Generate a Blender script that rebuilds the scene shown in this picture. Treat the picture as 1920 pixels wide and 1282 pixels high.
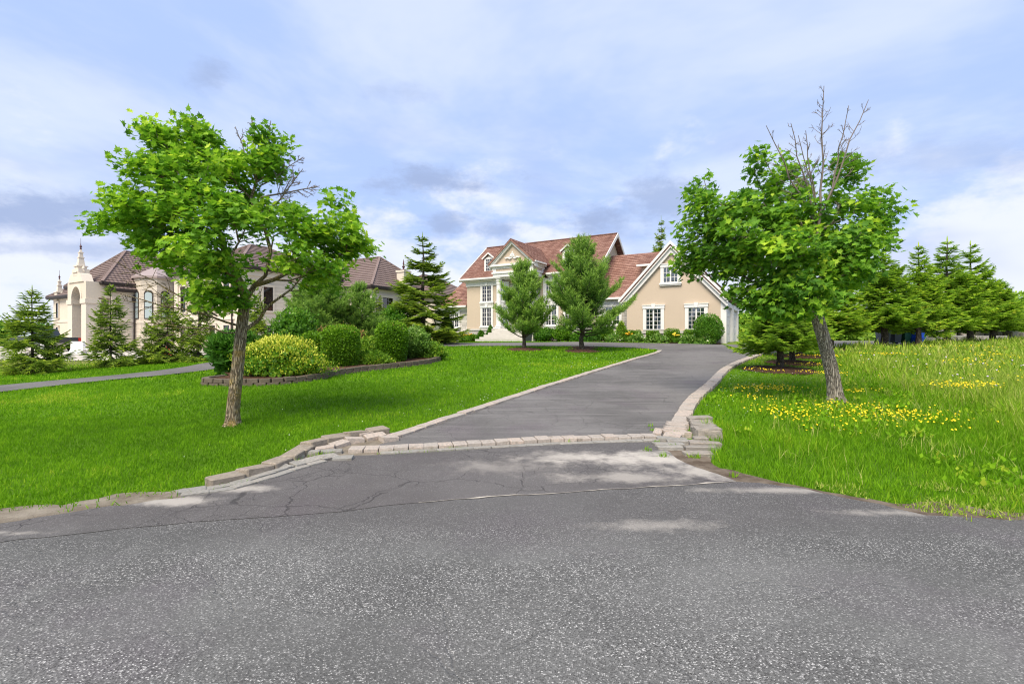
import bpy, bmesh, math, random
import numpy as np
from mathutils import Vector, Matrix
from mathutils.geometry import delaunay_2d_cdt

for _o in list(bpy.data.objects): bpy.data.objects.remove(_o)
SC = bpy.context.scene
COL = SC.collection

# ---------------------------------------------------------------- camera
cam = bpy.data.cameras.new('camera'); camo = bpy.data.objects.new('camera', cam)
COL.objects.link(camo); SC.camera = camo
camo.location = (0, 0, 1.6); camo.rotation_euler = (math.radians(90), 0, 0)
cam.sensor_width = 36; cam.lens = 17.0; cam.shift_y = -0.0026
cam.clip_start = 0.1; cam.clip_end = 4000

# ---------------------------------------------------------------- node helpers
class NB:
    def __init__(s, nt):
        s.nt = nt; nt.nodes.clear()
    def nd(s, typ, ins=None, **props):
        n = s.nt.nodes.new(typ)
        for k, v in props.items(): setattr(n, k, v)
        for k, v in (ins or {}).items():
            if isinstance(v, bpy.types.NodeSocket): s.nt.links.new(v, n.inputs[k])
            else: n.inputs[k].default_value = v
        return n
    def math(s, op, a, b=0.0, clamp=False):
        n = s.nd('ShaderNodeMath', {0: a, 1: b}, operation=op, use_clamp=clamp); return n.outputs[0]
    def mix(s, f, a, b, mode='MIX'):
        c = lambda v: v if isinstance(v, bpy.types.NodeSocket) else (v[0], v[1], v[2], 1)
        n = s.nd('ShaderNodeMix', {0: f, 6: c(a), 7: c(b)}, data_type='RGBA', blend_type=mode); return n.outputs[2]
    def ramp(s, f, stops, interp='LINEAR'):
        n = s.nd('ShaderNodeValToRGB', {0: f}); e = n.color_ramp.elements; n.color_ramp.interpolation = interp
        while len(e) < len(stops): e.new(0.5)
        for i, (p, c) in enumerate(stops):
            e[i].position = p
            if not hasattr(c, '__len__'): c = (c, c, c)
            e[i].color = (c[0], c[1], c[2], 1)
        return n.outputs[0]
    def noise(s, vec, scale, detail=4, rough=.55, dist=0.0, col=False):
        n = s.nd('ShaderNodeTexNoise', {'Vector': vec, 'Scale': scale, 'Detail': detail, 'Roughness': rough, 'Distortion': dist})
        return n.outputs['Color' if col else 'Fac']
    def voro(s, vec, scale, feature='F1', out='Distance', rnd=1.0):
        n = s.nd('ShaderNodeTexVoronoi', {'Vector': vec, 'Scale': scale, 'Randomness': rnd}, feature=feature)
        return n.outputs[out]
    def scale(s, vec, sc):
        n = s.nd('ShaderNodeVectorMath', {0: vec, 1: sc}, operation='MULTIPLY'); return n.outputs[0]
    def vadd(s, a, b):
        n = s.nd('ShaderNodeVectorMath', {0: a, 1: b}, operation='ADD'); return n.outputs[0]
    def sep(s, v):
        return s.nd('ShaderNodeSeparateXYZ', {0: v}).outputs
    def comb(s, x, y, z):
        return s.nd('ShaderNodeCombineXYZ', {0: x, 1: y, 2: z}).outputs[0]
    def smooth(s, v, a, b):
        n = s.nd('ShaderNodeMapRange', {0: v, 1: a, 2: b, 3: 0.0, 4: 1.0}, interpolation_type='SMOOTHSTEP'); return n.outputs[0]

# ---------------------------------------------------------------- sky and sun
SUN_EL, SUN_AZ = math.radians(52), math.radians(205)      # azimuth clockwise from +Y: behind the camera, to the left
W = bpy.data.worlds.new('World'); SC.world = W; W.use_nodes = True
def build_world():
    b = NB(W.node_tree)
    g = b.nd('ShaderNodeTexCoord').outputs['Generated']
    x, y, z = b.sep(g)[0:3]
    sky = b.nd('ShaderNodeTexSky', sky_type='NISHITA', sun_disc=False, sun_elevation=SUN_EL, sun_rotation=SUN_AZ,
               altitude=200, air_density=1.0, dust_density=1.0, ozone_density=1.0).outputs[0]
    blue = b.scale(sky, (0.125, 0.125, 0.125))
    zz = b.math('MAXIMUM', z, 0.0)
    den = b.math('ADD', zz, 0.16)
    pl = b.comb(b.math('DIVIDE', x, den), b.math('DIVIDE', y, den), 0.0)      # flat cloud deck seen in perspective
    # thin high layer, almost closed, with wisps
    n1 = b.noise(b.vadd(b.scale(pl, (0.7, .85, 1)), (3.1, 1.7, 0)), 0.95, 6, .62, .3)
    veil = b.mix(b.smooth(n1, .38, .62), (.42, .55, .87), (.63, .71, .90))
    c = b.mix(.88, blue, veil)
    # white heaps, more of them towards the horizon
    hv = b.comb(b.math('MULTIPLY', b.math('ARCTAN2', x, y), 3.0), 0.0, b.math('MULTIPLY', zz, 6.4))
    low = b.smooth(zz, .42, .06)
    n2 = b.noise(b.vadd(hv, (2.2, 0, 4.0)), 1.15, 6, .60, .1)
    heap = b.smooth(b.math('ADD', n2, b.math('MULTIPLY', low, .27)), .60, .76)
    c = b.mix(b.math('MULTIPLY', b.math('MULTIPLY', heap, .9), b.smooth(zz, .50, .30)), c, (.74, .775, .875))
    # soft grey-blue bellies
    n3 = b.noise(b.vadd(hv, (7.2, 0, 1.3)), .9, 4, .5, .1)
    band = b.math('MULTIPLY', b.smooth(zz, .06, .16), b.smooth(zz, .46, .24))
    belly = b.math('MULTIPLY', b.smooth(n3, .50, .70), band)
    c = b.mix(b.math('MULTIPLY', belly, .7), c, (.36, .45, .70))
    # the dark flat heaps standing over the roofs: azimuth, elevation (as slopes), half widths, strength
    iy = b.math('DIVIDE', 1.0, b.math('MAXIMUM', y, .08))
    pr = b.nd('ShaderNodeVectorMath', {0: g, 3: iy}, operation='SCALE').outputs[0]
    wob = b.math('MULTIPLY_ADD', b.noise(hv, 3.6, 6, .66), 3.2); wob.node.inputs[2].default_value = -1.6
    acc = None
    for (ax, az, wx, wz, a) in ((-.165, .328, .135, .032, .95), (-.132, .236, .052, .030, .85), (-.033, .226, .050, .024, .8), (.176, .246, .092, .032, .95),
                                (.305, .29, .10, .060, .8), (-1.0, .255, .34, .055, .9), (-.95, .19, .32, .024, .6), (-.63, .55, .05, .040, .7),
                                (-.23, .51, .07, .028, .35), (.93, .37, .32, .055, .4)):
        d = b.nd('ShaderNodeVectorMath', {0: pr, 1: (1/wx, 0, 1/wz), 2: (-ax/wx, 0, -az/wz)}, operation='MULTIPLY_ADD').outputs[0]
        r = b.math('ADD', b.nd('ShaderNodeVectorMath', {0: d}, operation='LENGTH').outputs['Value'], wob)
        n = b.nd('ShaderNodeMapRange', {0: r, 1: 1.35, 2: .10, 3: 0.0, 4: a}, interpolation_type='SMOOTHSTEP').outputs[0]
        acc = n if acc is None else b.math('MAXIMUM', acc, n)
    c = b.mix(b.math('MULTIPLY', acc, b.smooth(y, .08, .2)), c, (.32, .405, .625))
    # pale band at the horizon
    c = b.mix(b.math('MULTIPLY', b.smooth(zz, .13, .01), .6), c, (.74, .77, .86))
    c = b.mix(b.smooth(z, .0, -.03), c, (.25, .28, .22))
    bg = b.nd('ShaderNodeBackground', {'Color': c, 'Strength': 0.72})
    b.nt.links.new(bg.outputs[0], b.nd('ShaderNodeOutputWorld').inputs[0])
build_world()
W.cycles.sampling_method = 'MANUAL'; W.cycles.sample_map_resolution = 256
sunl = bpy.data.lights.new('sun', 'SUN'); sunl.energy = 3.3; sunl.angle = math.radians(34); sunl.color = (1, .89, .72)
suno = bpy.data.objects.new('sun', sunl); COL.objects.link(suno)
suno.rotation_euler = Vector((-math.sin(SUN_AZ)*math.cos(SUN_EL), -math.cos(SUN_AZ)*math.cos(SUN_EL), -math.sin(SUN_EL))).to_track_quat('-Z', 'Y').to_euler()
suno.location = (-10, -20, 40)
SC.view_settings.view_transform = 'Standard'; SC.view_settings.look = 'None'
SC.view_settings.exposure = 0.80; SC.view_settings.gamma = 1
SC.view_settings.use_curve_mapping = False
SC.render.engine = 'CYCLES'
SC.cycles.max_bounces = 6; SC.cycles.diffuse_bounces = 3; SC.cycles.glossy_bounces = 3
SC.cycles.transmission_bounces = 3; SC.cycles.transparent_max_bounces = 6
SC.cycles.use_denoising = True
SC.cycles.pixel_filter_type = 'BLACKMAN_HARRIS'; SC.cycles.filter_width = 1.15

# ================================================================ helpers
rng = np.random.default_rng(7); random.seed(7)
def sp_(t, k): return k*np.logaddexp(0, np.asarray(t, float)/k)
def H(x, y):
    """height of the ground in metres"""
    x = np.asarray(x, float); y = np.asarray(y, float)
    p = .057*(sp_(y-6.2, .6)-sp_(y-32, 2.0))
    t = np.clip((-7-x)/15, 0, 1); t = t*t*(3-2*t)
    return p*(1-.55*t)
def Hf(x, y): return float(H(x, y))

def tag(o, label=None, cat=None, group=None, kind=None):
    if label: o['label'] = label
    if cat: o['category'] = cat
    if group: o['group'] = group
    if kind: o['kind'] = kind
    return o
def link(o, parent=None):
    COL.objects.link(o)
    if parent is not None: o.parent = parent
    return o
def empty(name, loc=(0, 0, 0), rz=0.0):
    o = bpy.data.objects.new(name, None); o.location = loc; o.rotation_euler = (0, 0, rz); o.empty_display_size = .3
    return link(o)
def setattr_tint(me, tint):
    a = me.attributes.new('tint', 'FLOAT', 'POINT'); a.data.foreach_set('value', np.asarray(tint, np.float32))
def np_mesh(name, V, F, tint=None, smooth=False, mat=None):
    """V (n,3); F (k,3) or (k,4) or a list of such arrays"""
    if not isinstance(F, (list, tuple)): F = [F]
    F = [np.asarray(f, np.int32) for f in F if len(f)]
    me = bpy.data.meshes.new(name)
    V = np.asarray(V, np.float32); me.vertices.add(len(V)); me.vertices.foreach_set('co', V.ravel())
    loops = np.concatenate([f.ravel() for f in F]); sizes = np.concatenate([np.full(len(f), f.shape[1], np.int32) for f in F])
    me.loops.add(len(loops)); me.loops.foreach_set('vertex_index', loops)
    st = np.concatenate([[0], np.cumsum(sizes)[:-1]]).astype(np.int32)
    me.polygons.add(len(sizes)); me.polygons.foreach_set('loop_start', st)
    me.polygons.foreach_set('use_smooth', np.full(len(sizes), smooth, bool))
    if tint is not None: setattr_tint(me, tint)
    me.update(calc_edges=True); me.validate()
    if mat: me.materials.append(mat)
    return me
def obj(name, me, parent=None, loc=None, rz=0.0):
    o = bpy.data.objects.new(name, me)
    if loc is not None: o.location = loc
    if rz: o.rotation_euler = (0, 0, rz)
    return link(o, parent)

class MB:
    """collects shapes, builds ONE mesh object"""
    def __init__(s): s.v = []; s.f = []
    def add(s, vs, fs):
        n = len(s.v); s.v += [tuple(p) for p in vs]; s.f += [tuple(i+n for i in f) for f in fs]; return s
    def box(s, x0, x1, y0, y1, z0, z1):
        return s.add([(x0,y0,z0),(x1,y0,z0),(x1,y1,z0),(x0,y1,z0),(x0,y0,z1),(x1,y0,z1),(x1,y1,z1),(x0,y1,z1)],
                     [(0,3,2,1),(4,5,6,7),(0,1,5,4),(1,2,6,5),(2,3,7,6),(3,0,4,7)])
    def poly_y(s, pts, y0, y1):
        """prism of an (x,z) outline, counter-clockwise seen from -y, from y0 to y1"""
        n = len(pts); v = [(p[0], y0, p[1]) for p in pts]+[(p[0], y1, p[1]) for p in pts]
        return s.add(v, [tuple(range(n)), tuple(range(2*n-1, n-1, -1))]+[(i, i+n, (i+1) % n+n, (i+1) % n) for i in range(n)])
    def poly_x(s, pts, x0, x1):
        """prism of a (y,z) outline from x0 to x1"""
        n = len(pts); v = [(x0, p[0], p[1]) for p in pts]+[(x1, p[0], p[1]) for p in pts]
        return s.add(v, [tuple(range(n-1, -1, -1)), tuple(range(n, 2*n))]+[(i, (i+1) % n, (i+1) % n+n, i+n) for i in range(n)])
    def poly_z(s, pts, z0, z1):
        n = len(pts); v = [(p[0], p[1], z0) for p in pts]+[(p[0], p[1], z1) for p in pts]
        return s.add(v, [tuple(range(n-1, -1, -1)), tuple(range(n, 2*n))]+[(i, (i+1) % n, (i+1) % n+n, i+n) for i in range(n)])
    def lathe(s, prof, n=16, c=(0, 0, 0), a0=0.0, a1=2*math.pi):
        """profile [(r,z),..] turned round a vertical axis"""
        full = abs(a1-a0-2*math.pi) < 1e-6; m = n if full else n+1; vs = []; fs = []
        for r, z in prof:
            for i in range(m):
                a = a0+(a1-a0)*i/n; vs.append((c[0]+r*math.cos(a), c[1]+r*math.sin(a), c[2]+z))
        for j in range(len(prof)-1):
            for i in range(n):
                k = (i+1) % m; fs.append((j*m+i, j*m+k, (j+1)*m+k, (j+1)*m+i))
        if full: fs.append(tuple(range(m-1, -1, -1))); fs.append(tuple(range((len(prof)-1)*m, len(prof)*m)))
        return s.add(vs, fs)
    def tube(s, pts, rad, n=6):
        v, f = tube_np(pts, rad, n); return s.add(v.tolist(), f.tolist())
    def bar(s, a, b, w, h):
        """rectangular bar between two points"""
        a = Vector(a); b = Vector(b); d = (b-a).normalized()
        up = Vector((0, 0, 1)) if abs(d.z) < .95 else Vector((0, 1, 0))
        sd = d.cross(up).normalized()*w/2; u = sd.cross(d).normalized()*h/2
        vs = [a-sd-u, a+sd-u, a+sd+u, a-sd+u, b-sd-u, b+sd-u, b+sd+u, b-sd+u]
        return s.add(vs, [(0,3,2,1),(4,5,6,7),(0,1,5,4),(1,2,6,5),(2,3,7,6),(3,0,4,7)])
    def build(s, name, mat, parent=None, smooth=False, loc=None, rz=0.0):
        me = bpy.data.meshes.new(name); me.from_pydata(s.v, [], s.f)
        bm = bmesh.new(); bm.from_mesh(me); bmesh.ops.recalc_face_normals(bm, faces=bm.faces); bm.to_mesh(me); bm.free()
        if smooth: me.polygons.foreach_set('use_smooth', np.ones(len(me.polygons), bool))
        if mat: me.materials.append(mat)
        return obj(name, me, parent, loc, rz)

def tube_np(pts, rad, n=6, jit=0.0, closed_tip=True):
    P = np.asarray(pts, float); R = np.asarray(rad, float); m = len(P)
    T = np.gradient(P, axis=0); T /= np.linalg.norm(T, axis=1)[:, None]+1e-9
    ref = np.array([1.0, 0, 0]) if abs(T[0][0]) < .8 else np.array([0, 1.0, 0])
    V = []
    for i in range(m):
        a = np.cross(T[i], ref); a /= np.linalg.norm(a)+1e-9; b = np.cross(T[i], a); ref = np.cross(a, T[i])
        ang = np.arange(n)*2*math.pi/n
        r = R[i]*(1+(rng.normal(0, jit, n) if jit else 0))
        V.append(P[i]+(np.cos(ang)*r)[:, None]*a+(np.sin(ang)*r)[:, None]*b)
    V = np.concatenate(V)
    i = np.arange(m-1)[:, None]*n; k = np.arange(n)[None, :]; k2 = (k+1) % n
    F = np.stack([i+k, i+k2, i+n+k2, i+n+k], -1).reshape(-1, 4)
    return V, F
def unit(a): a = np.asarray(a, float); return a/(np.linalg.norm(a, axis=-1, keepdims=True)+1e-9)
def basis(fwd, up):
    """(m,3,3) matrices whose columns are side, forward, normal"""
    f = unit(fwd); s = unit(np.cross(f, up)); u = np.cross(s, f)
    return np.stack([s, f, u], -1)
def scatter(TV, TF, M, P, S, tint=None):
    """copies of a template (TV, TF) with matrices M, places P, sizes S -> V, F, tint"""
    TV = np.asarray(TV, float); TF = np.asarray(TF, int); m = len(P)
    S = np.asarray(S, float); S = S[:, None] if S.ndim == 1 else S
    V = np.einsum('mij,mnj->mni', M, TV[None]*S[:, None, :])+np.asarray(P)[:, None, :]
    F = TF[None]+(np.arange(m)*len(TV))[:, None, None]
    t = None if tint is None else np.repeat(tint, len(TV))
    return V.reshape(-1, 3), F.reshape(-1, TF.shape[1]), t
def merge(parts):
    V = []; F3 = []; F4 = []; T = []; n = 0
    for v, f, t in parts:
        f = np.asarray(f)+n; (F3 if f.shape[1] == 3 else F4).append(f); V.append(v); T.append(t if t is not None else np.zeros(len(v))); n += len(v)
    return np.concatenate(V), [np.concatenate(x) for x in (F3, F4) if x], np.concatenate(T)
def rand_dirs(m):
    return unit(rng.normal(size=(m, 3)))
def catmull(pts, per=6):
    P = [np.array(p, float) for p in pts]; P = [2*P[0]-P[1]]+P+[2*P[-1]-P[-2]]; out = []
    for i in range(1, len(P)-2):
        for k in range(per):
            t = k/per; a, b, c, d = P[i-1:i+3]
            out.append(.5*((2*b)+(-a+c)*t+(2*a-5*b+4*c-d)*t*t+(-a+3*b-3*c+d)*t**3))
    out.append(P[-2]); return np.array(out)
def resample(P, step):
    P = np.asarray(P, float); s = np.concatenate([[0], np.cumsum(np.linalg.norm(np.diff(P, axis=0), axis=1))])
    t = np.linspace(0, s[-1], max(2, int(round(s[-1]/step))+1))
    return np.stack([np.interp(t, s, P[:, k]) for k in range(P.shape[1])], -1)
def inpoly(x, y, poly):
    x = np.asarray(x); y = np.asarray(y); c = np.zeros(x.shape, bool); n = len(poly); j = n-1
    for i in range(n):
        xi, yi = poly[i][0], poly[i][1]; xj, yj = poly[j][0], poly[j][1]
        c ^= ((yi > y) != (yj > y)) & (x < (xj-xi)*(y-yi)/((yj-yi) if yj != yi else 1e-9)+xi); j = i
    return c
def near_line(x, y, L):
    """distance to a polyline"""
    d = np.full(np.shape(x), 1e9); L = np.asarray(L)[:, :2]
    for a, b in zip(L[:-1], L[1:]):
        ab = b-a; t = np.clip(((x-a[0])*ab[0]+(y-a[1])*ab[1])/(ab@ab+1e-9), 0, 1)
        d = np.minimum(d, np.hypot(x-a[0]-t*ab[0], y-a[1]-t*ab[1]))
    return d
def drape(name, poly, step, off, mat, hfun=None, kind='structure'):
    """a sheet laid over the ground inside an outline"""
    poly = np.asarray(poly)[:, :2]; n = len(poly)
    x0, y0 = poly.min(0); x1, y1 = poly.max(0)
    gx, gy = np.meshgrid(np.arange(x0+step/2, x1, step), np.arange(y0+step/2, y1, step)); gx = gx.ravel(); gy = gy.ravel()
    ok = inpoly(gx, gy, poly) & (near_line(gx, gy, np.vstack([poly, poly[:1]])) > step*.35)
    co = [Vector(p) for p in poly]+[Vector((a, b)) for a, b in zip(gx[ok], gy[ok])]
    r = delaunay_2d_cdt(co, [], [list(range(n))], 1, 1e-4)
    V = np.array([(v[0], v[1]) for v in r[0]]); Z = (H(V[:, 0], V[:, 1]) if hfun is None else hfun(V[:, 0], V[:, 1]))+off
    o = obj(name, np_mesh(name, np.column_stack([V, Z]), np.array([f for f in r[2] if len(f) == 3]), mat=mat, smooth=True))
    bm = bmesh.new(); bm.from_mesh(o.data); bmesh.ops.recalc_face_normals(bm, faces=bm.faces)
    if sum(f.normal.z for f in bm.faces) < 0: bmesh.ops.reverse_faces(bm, faces=bm.faces)
    bm.to_mesh(o.data); bm.free()
    o['kind'] = kind; return o

# ================================================================ materials
def material(name, fn):
    m = bpy.data.materials.new(name); m.use_nodes = True; b = NB(m.node_tree)
    out = b.nd('ShaderNodeOutputMaterial'); r = fn(b)
    b.nt.links.new(r, out.inputs[0]); return m
def pbr(b, col, rough=.7, bump=None, strength=.3, dist=.02, spec=.3, metal=0.0):
    ins = {'Base Color': col if isinstance(col, bpy.types.NodeSocket) else (*col, 1), 'Roughness': rough, 'Specular IOR Level': spec, 'Metallic': metal}
    p = b.nd('ShaderNodeBsdfPrincipled', ins)
    if bump is not None:
        bn = b.nd('ShaderNodeBump', {'Height': bump, 'Strength': strength, 'Distance': dist}); b.nt.links.new(bn.outputs[0], p.inputs['Normal'])
    return p.outputs[0]
def wpos(b): return b.nd('ShaderNodeNewGeometry').outputs['Position']
def opos(b): return b.nd('ShaderNodeTexCoord').outputs['Object']
def orand(b): return b.nd('ShaderNodeObjectInfo').outputs['Random']
def plain(name, col, rough=.6, var=.12, scale=3.0, bump=0.0, spec=.3, metal=0.0):
    def fn(b):
        p = opos(b); n = b.noise(p, scale, 5); hi = tuple(min(1, c*(1+var)) for c in col); lo = tuple(c*(1-var) for c in col)
        return pbr(b, b.mix(n, lo, hi), rough, b.noise(p, scale*6, 4) if bump else None, bump, .02, spec, metal)
    return material(name, fn)
def foliage(name, stops, trans=.3, rough=.5, spec=.25, tcol=1.25):
    """leaf colour by the per-leaf attribute tint"""
    def fn(b):
        t = b.nd('ShaderNodeAttribute', attribute_name='tint').outputs['Fac']
        t = b.math('ADD', t, b.math('MULTIPLY', b.math('SUBTRACT', orand(b), .5), .12), True)
        c = b.ramp(t, stops)
        p = b.nd('ShaderNodeBsdfPrincipled', {'Base Color': c, 'Roughness': rough, 'Specular IOR Level': spec})
        tr = b.nd('ShaderNodeBsdfTranslucent', {'Color': b.mix(1.0, c, (tcol, tcol*1.05, tcol*.7), 'MULTIPLY')})
        m = b.nd('ShaderNodeMixShader', {0: trans}); b.nt.links.new(p.outputs[0], m.inputs[1]); b.nt.links.new(tr.outputs[0], m.inputs[2])
        return m.outputs[0]
    return material(name, fn)

M = {}
def asphalt(name, base, agg, aggsize, cracks, sand, streak):
    def fn(b):
        p = wpos(b)
        big = b.noise(p, .35, 3, .6); mid = b.noise(p, 2.2, 4, .6); fine = b.noise(p, 60, 2, .6)
        dk = tuple(c*.72 for c in base); lt = tuple(c*1.22 for c in base)
        c = b.mix(b.smooth(big, .35, .65), dk, lt)
        c = b.mix(b.math('MULTIPLY', b.smooth(mid, .45, .75), .45), c, tuple(k*1.35 for k in base))
        c = b.mix(b.math('MULTIPLY', b.smooth(b.noise(b.vadd(p, (9, 4, 0)), .8, 4), .52, .72), .5), c, (base[0]*.9, base[1]*.78, base[2]*.92))
        if streak:
            ps = b.nd('ShaderNodeMapping', {'Vector': p, 'Rotation': (0, 0, math.radians(-61)), 'Scale': (.35, 5.0, 1)}).outputs[0]
            st = b.noise(ps, 1.2, 5, .65)
            c = b.mix(b.math('MULTIPLY', b.smooth(st, .48, .72), .65), c, tuple(k*1.6 for k in base))
            c = b.mix(b.math('MULTIPLY', b.smooth(st, .45, .25), .4), c, tuple(k*.6 for k in base))
        # exposed stones of every brightness in a dark binder
        vs = b.nd('ShaderNodeTexVoronoi', {'Vector': p, 'Scale': 1/aggsize}, feature='F1')
        pick = b.sep(vs.outputs['Color'])[0]; d = vs.outputs['Distance']
        k_ = base[0]/.12
        sc_ = b.ramp(pick, [(0, (.040*k_, .039*k_, .039*k_)), (.45, (.075*k_, .074*k_, .073*k_)), (.66, (.14*k_, .14*k_, .138*k_)), (.84, (.27*k_, .268*k_, .262*k_)), (1, (.54*k_, .535*k_, .52*k_))])
        worn = b.smooth(b.noise(b.scale(p, (.35, 1.3, 1)), .9, 4, .6), .36, .62)
        stone = b.math('MULTIPLY', b.smooth(d, .62, .38), b.math('MULTIPLY', b.math('ADD', b.math('MULTIPLY', worn, .6), .4), agg))
        if not streak:
            # a newer, finer strip of surfacing beside the driveway mouth
            yy = b.sep(p)[1]; new = b.smooth(b.math('ADD', yy, b.math('MULTIPLY', b.math('SUBTRACT', big, .5), 1.6)), 3.5, 4.3)
            c = b.mix(b.math('MULTIPLY', new, .55), c, (base[0]*.66, base[1]*.60, base[2]*.63)); stone = b.math('MULTIPLY', stone, b.math('SUBTRACT', 1.0, b.math('MULTIPLY', new, .55)))
        c = b.mix(stone, c, sc_)
        c = b.mix(b.math('MULTIPLY', b.smooth(fine, .6, .75), .25), c, (.4, .4, .4))
        h = b.math('ADD', b.math('MULTIPLY', d, -.8), b.math('MULTIPLY', fine, .5))
        if cracks:
            w = b.vadd(p, b.scale(b.noise(p, 2.6, 3, .6, 0, True), (.35, .35, 0)))
            e = b.voro(w, 1.25, 'DISTANCE_TO_EDGE'); e2 = b.voro(b.vadd(w, (3.3, 8.1, 0)), 3.6, 'DISTANCE_TO_EDGE')
            k = b.math('MULTIPLY', b.smooth(e, .010, .003), b.smooth(b.noise(p, .7, 3), .40, .54))
            k2 = b.math('MULTIPLY', b.smooth(e2, .016, .005), b.smooth(b.noise(b.vadd(p, (5, 1, 0)), .6, 3), .50, .62))
            k = b.math('MAXIMUM', k, k2)
            c = b.mix(b.math('MULTIPLY', k, .55*cracks), c, (.02, .019, .02)); h = b.math('SUBTRACT', h, b.math('MULTIPLY', k, 3.0))
        if sand:
            # pale sand washed over the asphalt near the kerb corner and along the edges
            sn = b.math('MULTIPLY', b.math('SUBTRACT', b.noise(p, 2.6, 6, .72), .5), 3.0)
            for sx, sy, rx, ry, a in sand:
                d_ = b.nd('ShaderNodeVectorMath', {0: p, 1: (1/rx, 1/ry, 0), 2: (-sx/rx, -sy/ry, 0)}, operation='MULTIPLY_ADD').outputs[0]
                r = b.math('ADD', b.nd('ShaderNodeVectorMath', {0: d_}, operation='LENGTH').outputs['Value'], sn)
                c = b.mix(b.math('MULTIPLY', b.smooth(r, 1.3, .0), a), c, (.43, .40, .36))
        return pbr(b, c, .88, h, .45, .004, .2)
    return material(name, fn)
SAND = ((1.75, 6.35, .95, .42, .95), (2.3, 5.75, .6, .3, .75), (.75, 6.4, .7, .3, .7), (1.3, 5.55, 1.0, .22, .55), (-.1, 6.0, .8, .3, .35), (-3.3, 4.75, .45, .16, .75), (-2.9, 5.15, .35, .15, .7), (-4.6, 3.98, .7, .05, .6), (1.3, 4.15, .55, .14, .45), (2.9, 5.1, .9, .12, .55), (3.6, 4.45, .6, .1, .5))
M['road'] = asphalt('road_asphalt', (.118, .119, .116), 1.0, .0090, .10, SAND, False)
M['apron'] = asphalt('apron_asphalt', (.126, .123, .120), .55, .0085, 1.0, SAND, False)
M['drive'] = asphalt('driveway_asphalt', (.126, .120, .117), .30, .008, .55, None, True)

def m_ground(b):
    p = wpos(b); n = b.noise(p, .5, 6, .6); f = b.noise(p, 22, 5, .7)
    c = b.mix(b.smooth(n, .35, .65), (.075, .16, .010), (.105, .215, .014))
    c = b.mix(b.math('MULTIPLY', b.smooth(f, .45, .7), .5), c, (.05, .11, .008))
    x, y, _ = b.sep(p)
    mead = b.smooth(b.math('ADD', x, b.math('MULTIPLY', n, 3.0)), 9.0, 12.0)
    c = b.mix(b.math('MULTIPLY', mead, .8), c, b.mix(f, (.10, .16, .022), (.22, .27, .05)))
    weedy = b.math('MULTIPLY', b.smooth(b.math('ADD', b.math('MULTIPLY', x, -.87), b.math('MULTIPLY', y, .5)), 23.0, 24.2), b.smooth(x, -8.0, -12.0))
    c = b.mix(weedy, c, b.mix(f, (.09, .085, .035), (.19, .20, .06)))
    return pbr(b, c, .95, f, .6, .03, .1)
M['ground'] = material('lawn_ground', m_ground)
def m_dirt(b):
    p = wpos(b); n = b.noise(p, 3, 7, .65); f = b.noise(p, 45, 4, .7)
    c = b.mix(b.smooth(n, .3, .7), (.13, .105, .078), (.27, .24, .195)); c = b.mix(b.math('MULTIPLY', b.smooth(f, .58, .75), .6), c, (.40, .37, .33)); c = b.mix(b.smooth(f, .38, .25), c, (.09, .075, .055))
    return pbr(b, c, .95, b.math('ADD', n, f), .7, .02, .1)
M['dirt'] = material('verge_dirt', m_dirt)
def m_dirt2(b):
    p = wpos(b); n = b.noise(p, 4, 6, .65); f = b.noise(p, 50, 4, .7)
    c = b.mix(b.smooth(n, .3, .7), (.085, .062, .045), (.20, .165, .13)); c = b.mix(b.math('MULTIPLY', b.smooth(f, .6, .75), .5), c, (.34, .31, .27))
    return pbr(b, c, .95, b.math('ADD', n, f), .8, .02, .1)
M['dirt2'] = material('brown_verge_dirt', m_dirt2)
def m_gravel(b):
    p = wpos(b); f = b.noise(p, 8, 6, .7); n = b.noise(p, .6, 4)
    return pbr(b, b.mix(f, b.mix(n, (.36, .32, .27), (.43, .39, .34)), (.56, .52, .46)), .95, f, .5, .03, .1)
M['gravel'] = material('pale_gravel', m_gravel)
def m_mulch(b):
    p = wpos(b); v = b.voro(b.scale(p, (1, 1, 2)), 24, 'F1', 'Color'); f = b.noise(p, 60, 3)
    return pbr(b, b.mix(b.sep(v)[0], (.045, .026, .018), (.15, .085, .055)), .95, b.math('ADD', b.sep(v)[1], f), .9, .03, .1)
M['mulch'] = material('bark_mulch', m_mulch)
def m_stone(base, warm):
    def fn(b):
        p = opos(b); r = orand(b); n = b.noise(b.vadd(p, b.comb(b.math('MULTIPLY', r, 40), 0, 0)), 7, 6, .65); f = b.noise(p, 70, 4, .7)
        c = b.mix(r, tuple(k*.82 for k in base), warm); c = b.mix(b.smooth(n, .35, .75), tuple(k*.62 for k in base), c)
        c = b.mix(b.math('MULTIPLY', b.smooth(f, .55, .75), .35), c, (.60, .56, .51)); st = b.noise(wpos(b), 5.5, 5, .7); c = b.mix(b.math('MULTIPLY', b.smooth(st, .52, .68), .55), c, (.17, .145, .11))
        return pbr(b, c, .9, b.math('ADD', n, b.math('MULTIPLY', f, .6)), .55, .012, .15)
    return fn
M['paver'] = material('pale_paver', m_stone((0.519, 0.472, 0.425), (0.604, 0.472, 0.387)))
M['paver_grey'] = material('grey_paver', m_stone((0.370, 0.361, 0.336), (0.437, 0.403, 0.353)))
M['kerb'] = material('tan_kerb_block', m_stone((0.377, 0.328, 0.267), (0.410, 0.344, 0.279)))
M['oldblock'] = material('weathered_block', m_stone((0.361, 0.336, 0.303), (0.385, 0.328, 0.271)))
M['bedbrick'] = material('bed_wall_brick', m_stone((0.169, 0.140, 0.108), (0.194, 0.162, 0.130)))
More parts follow.
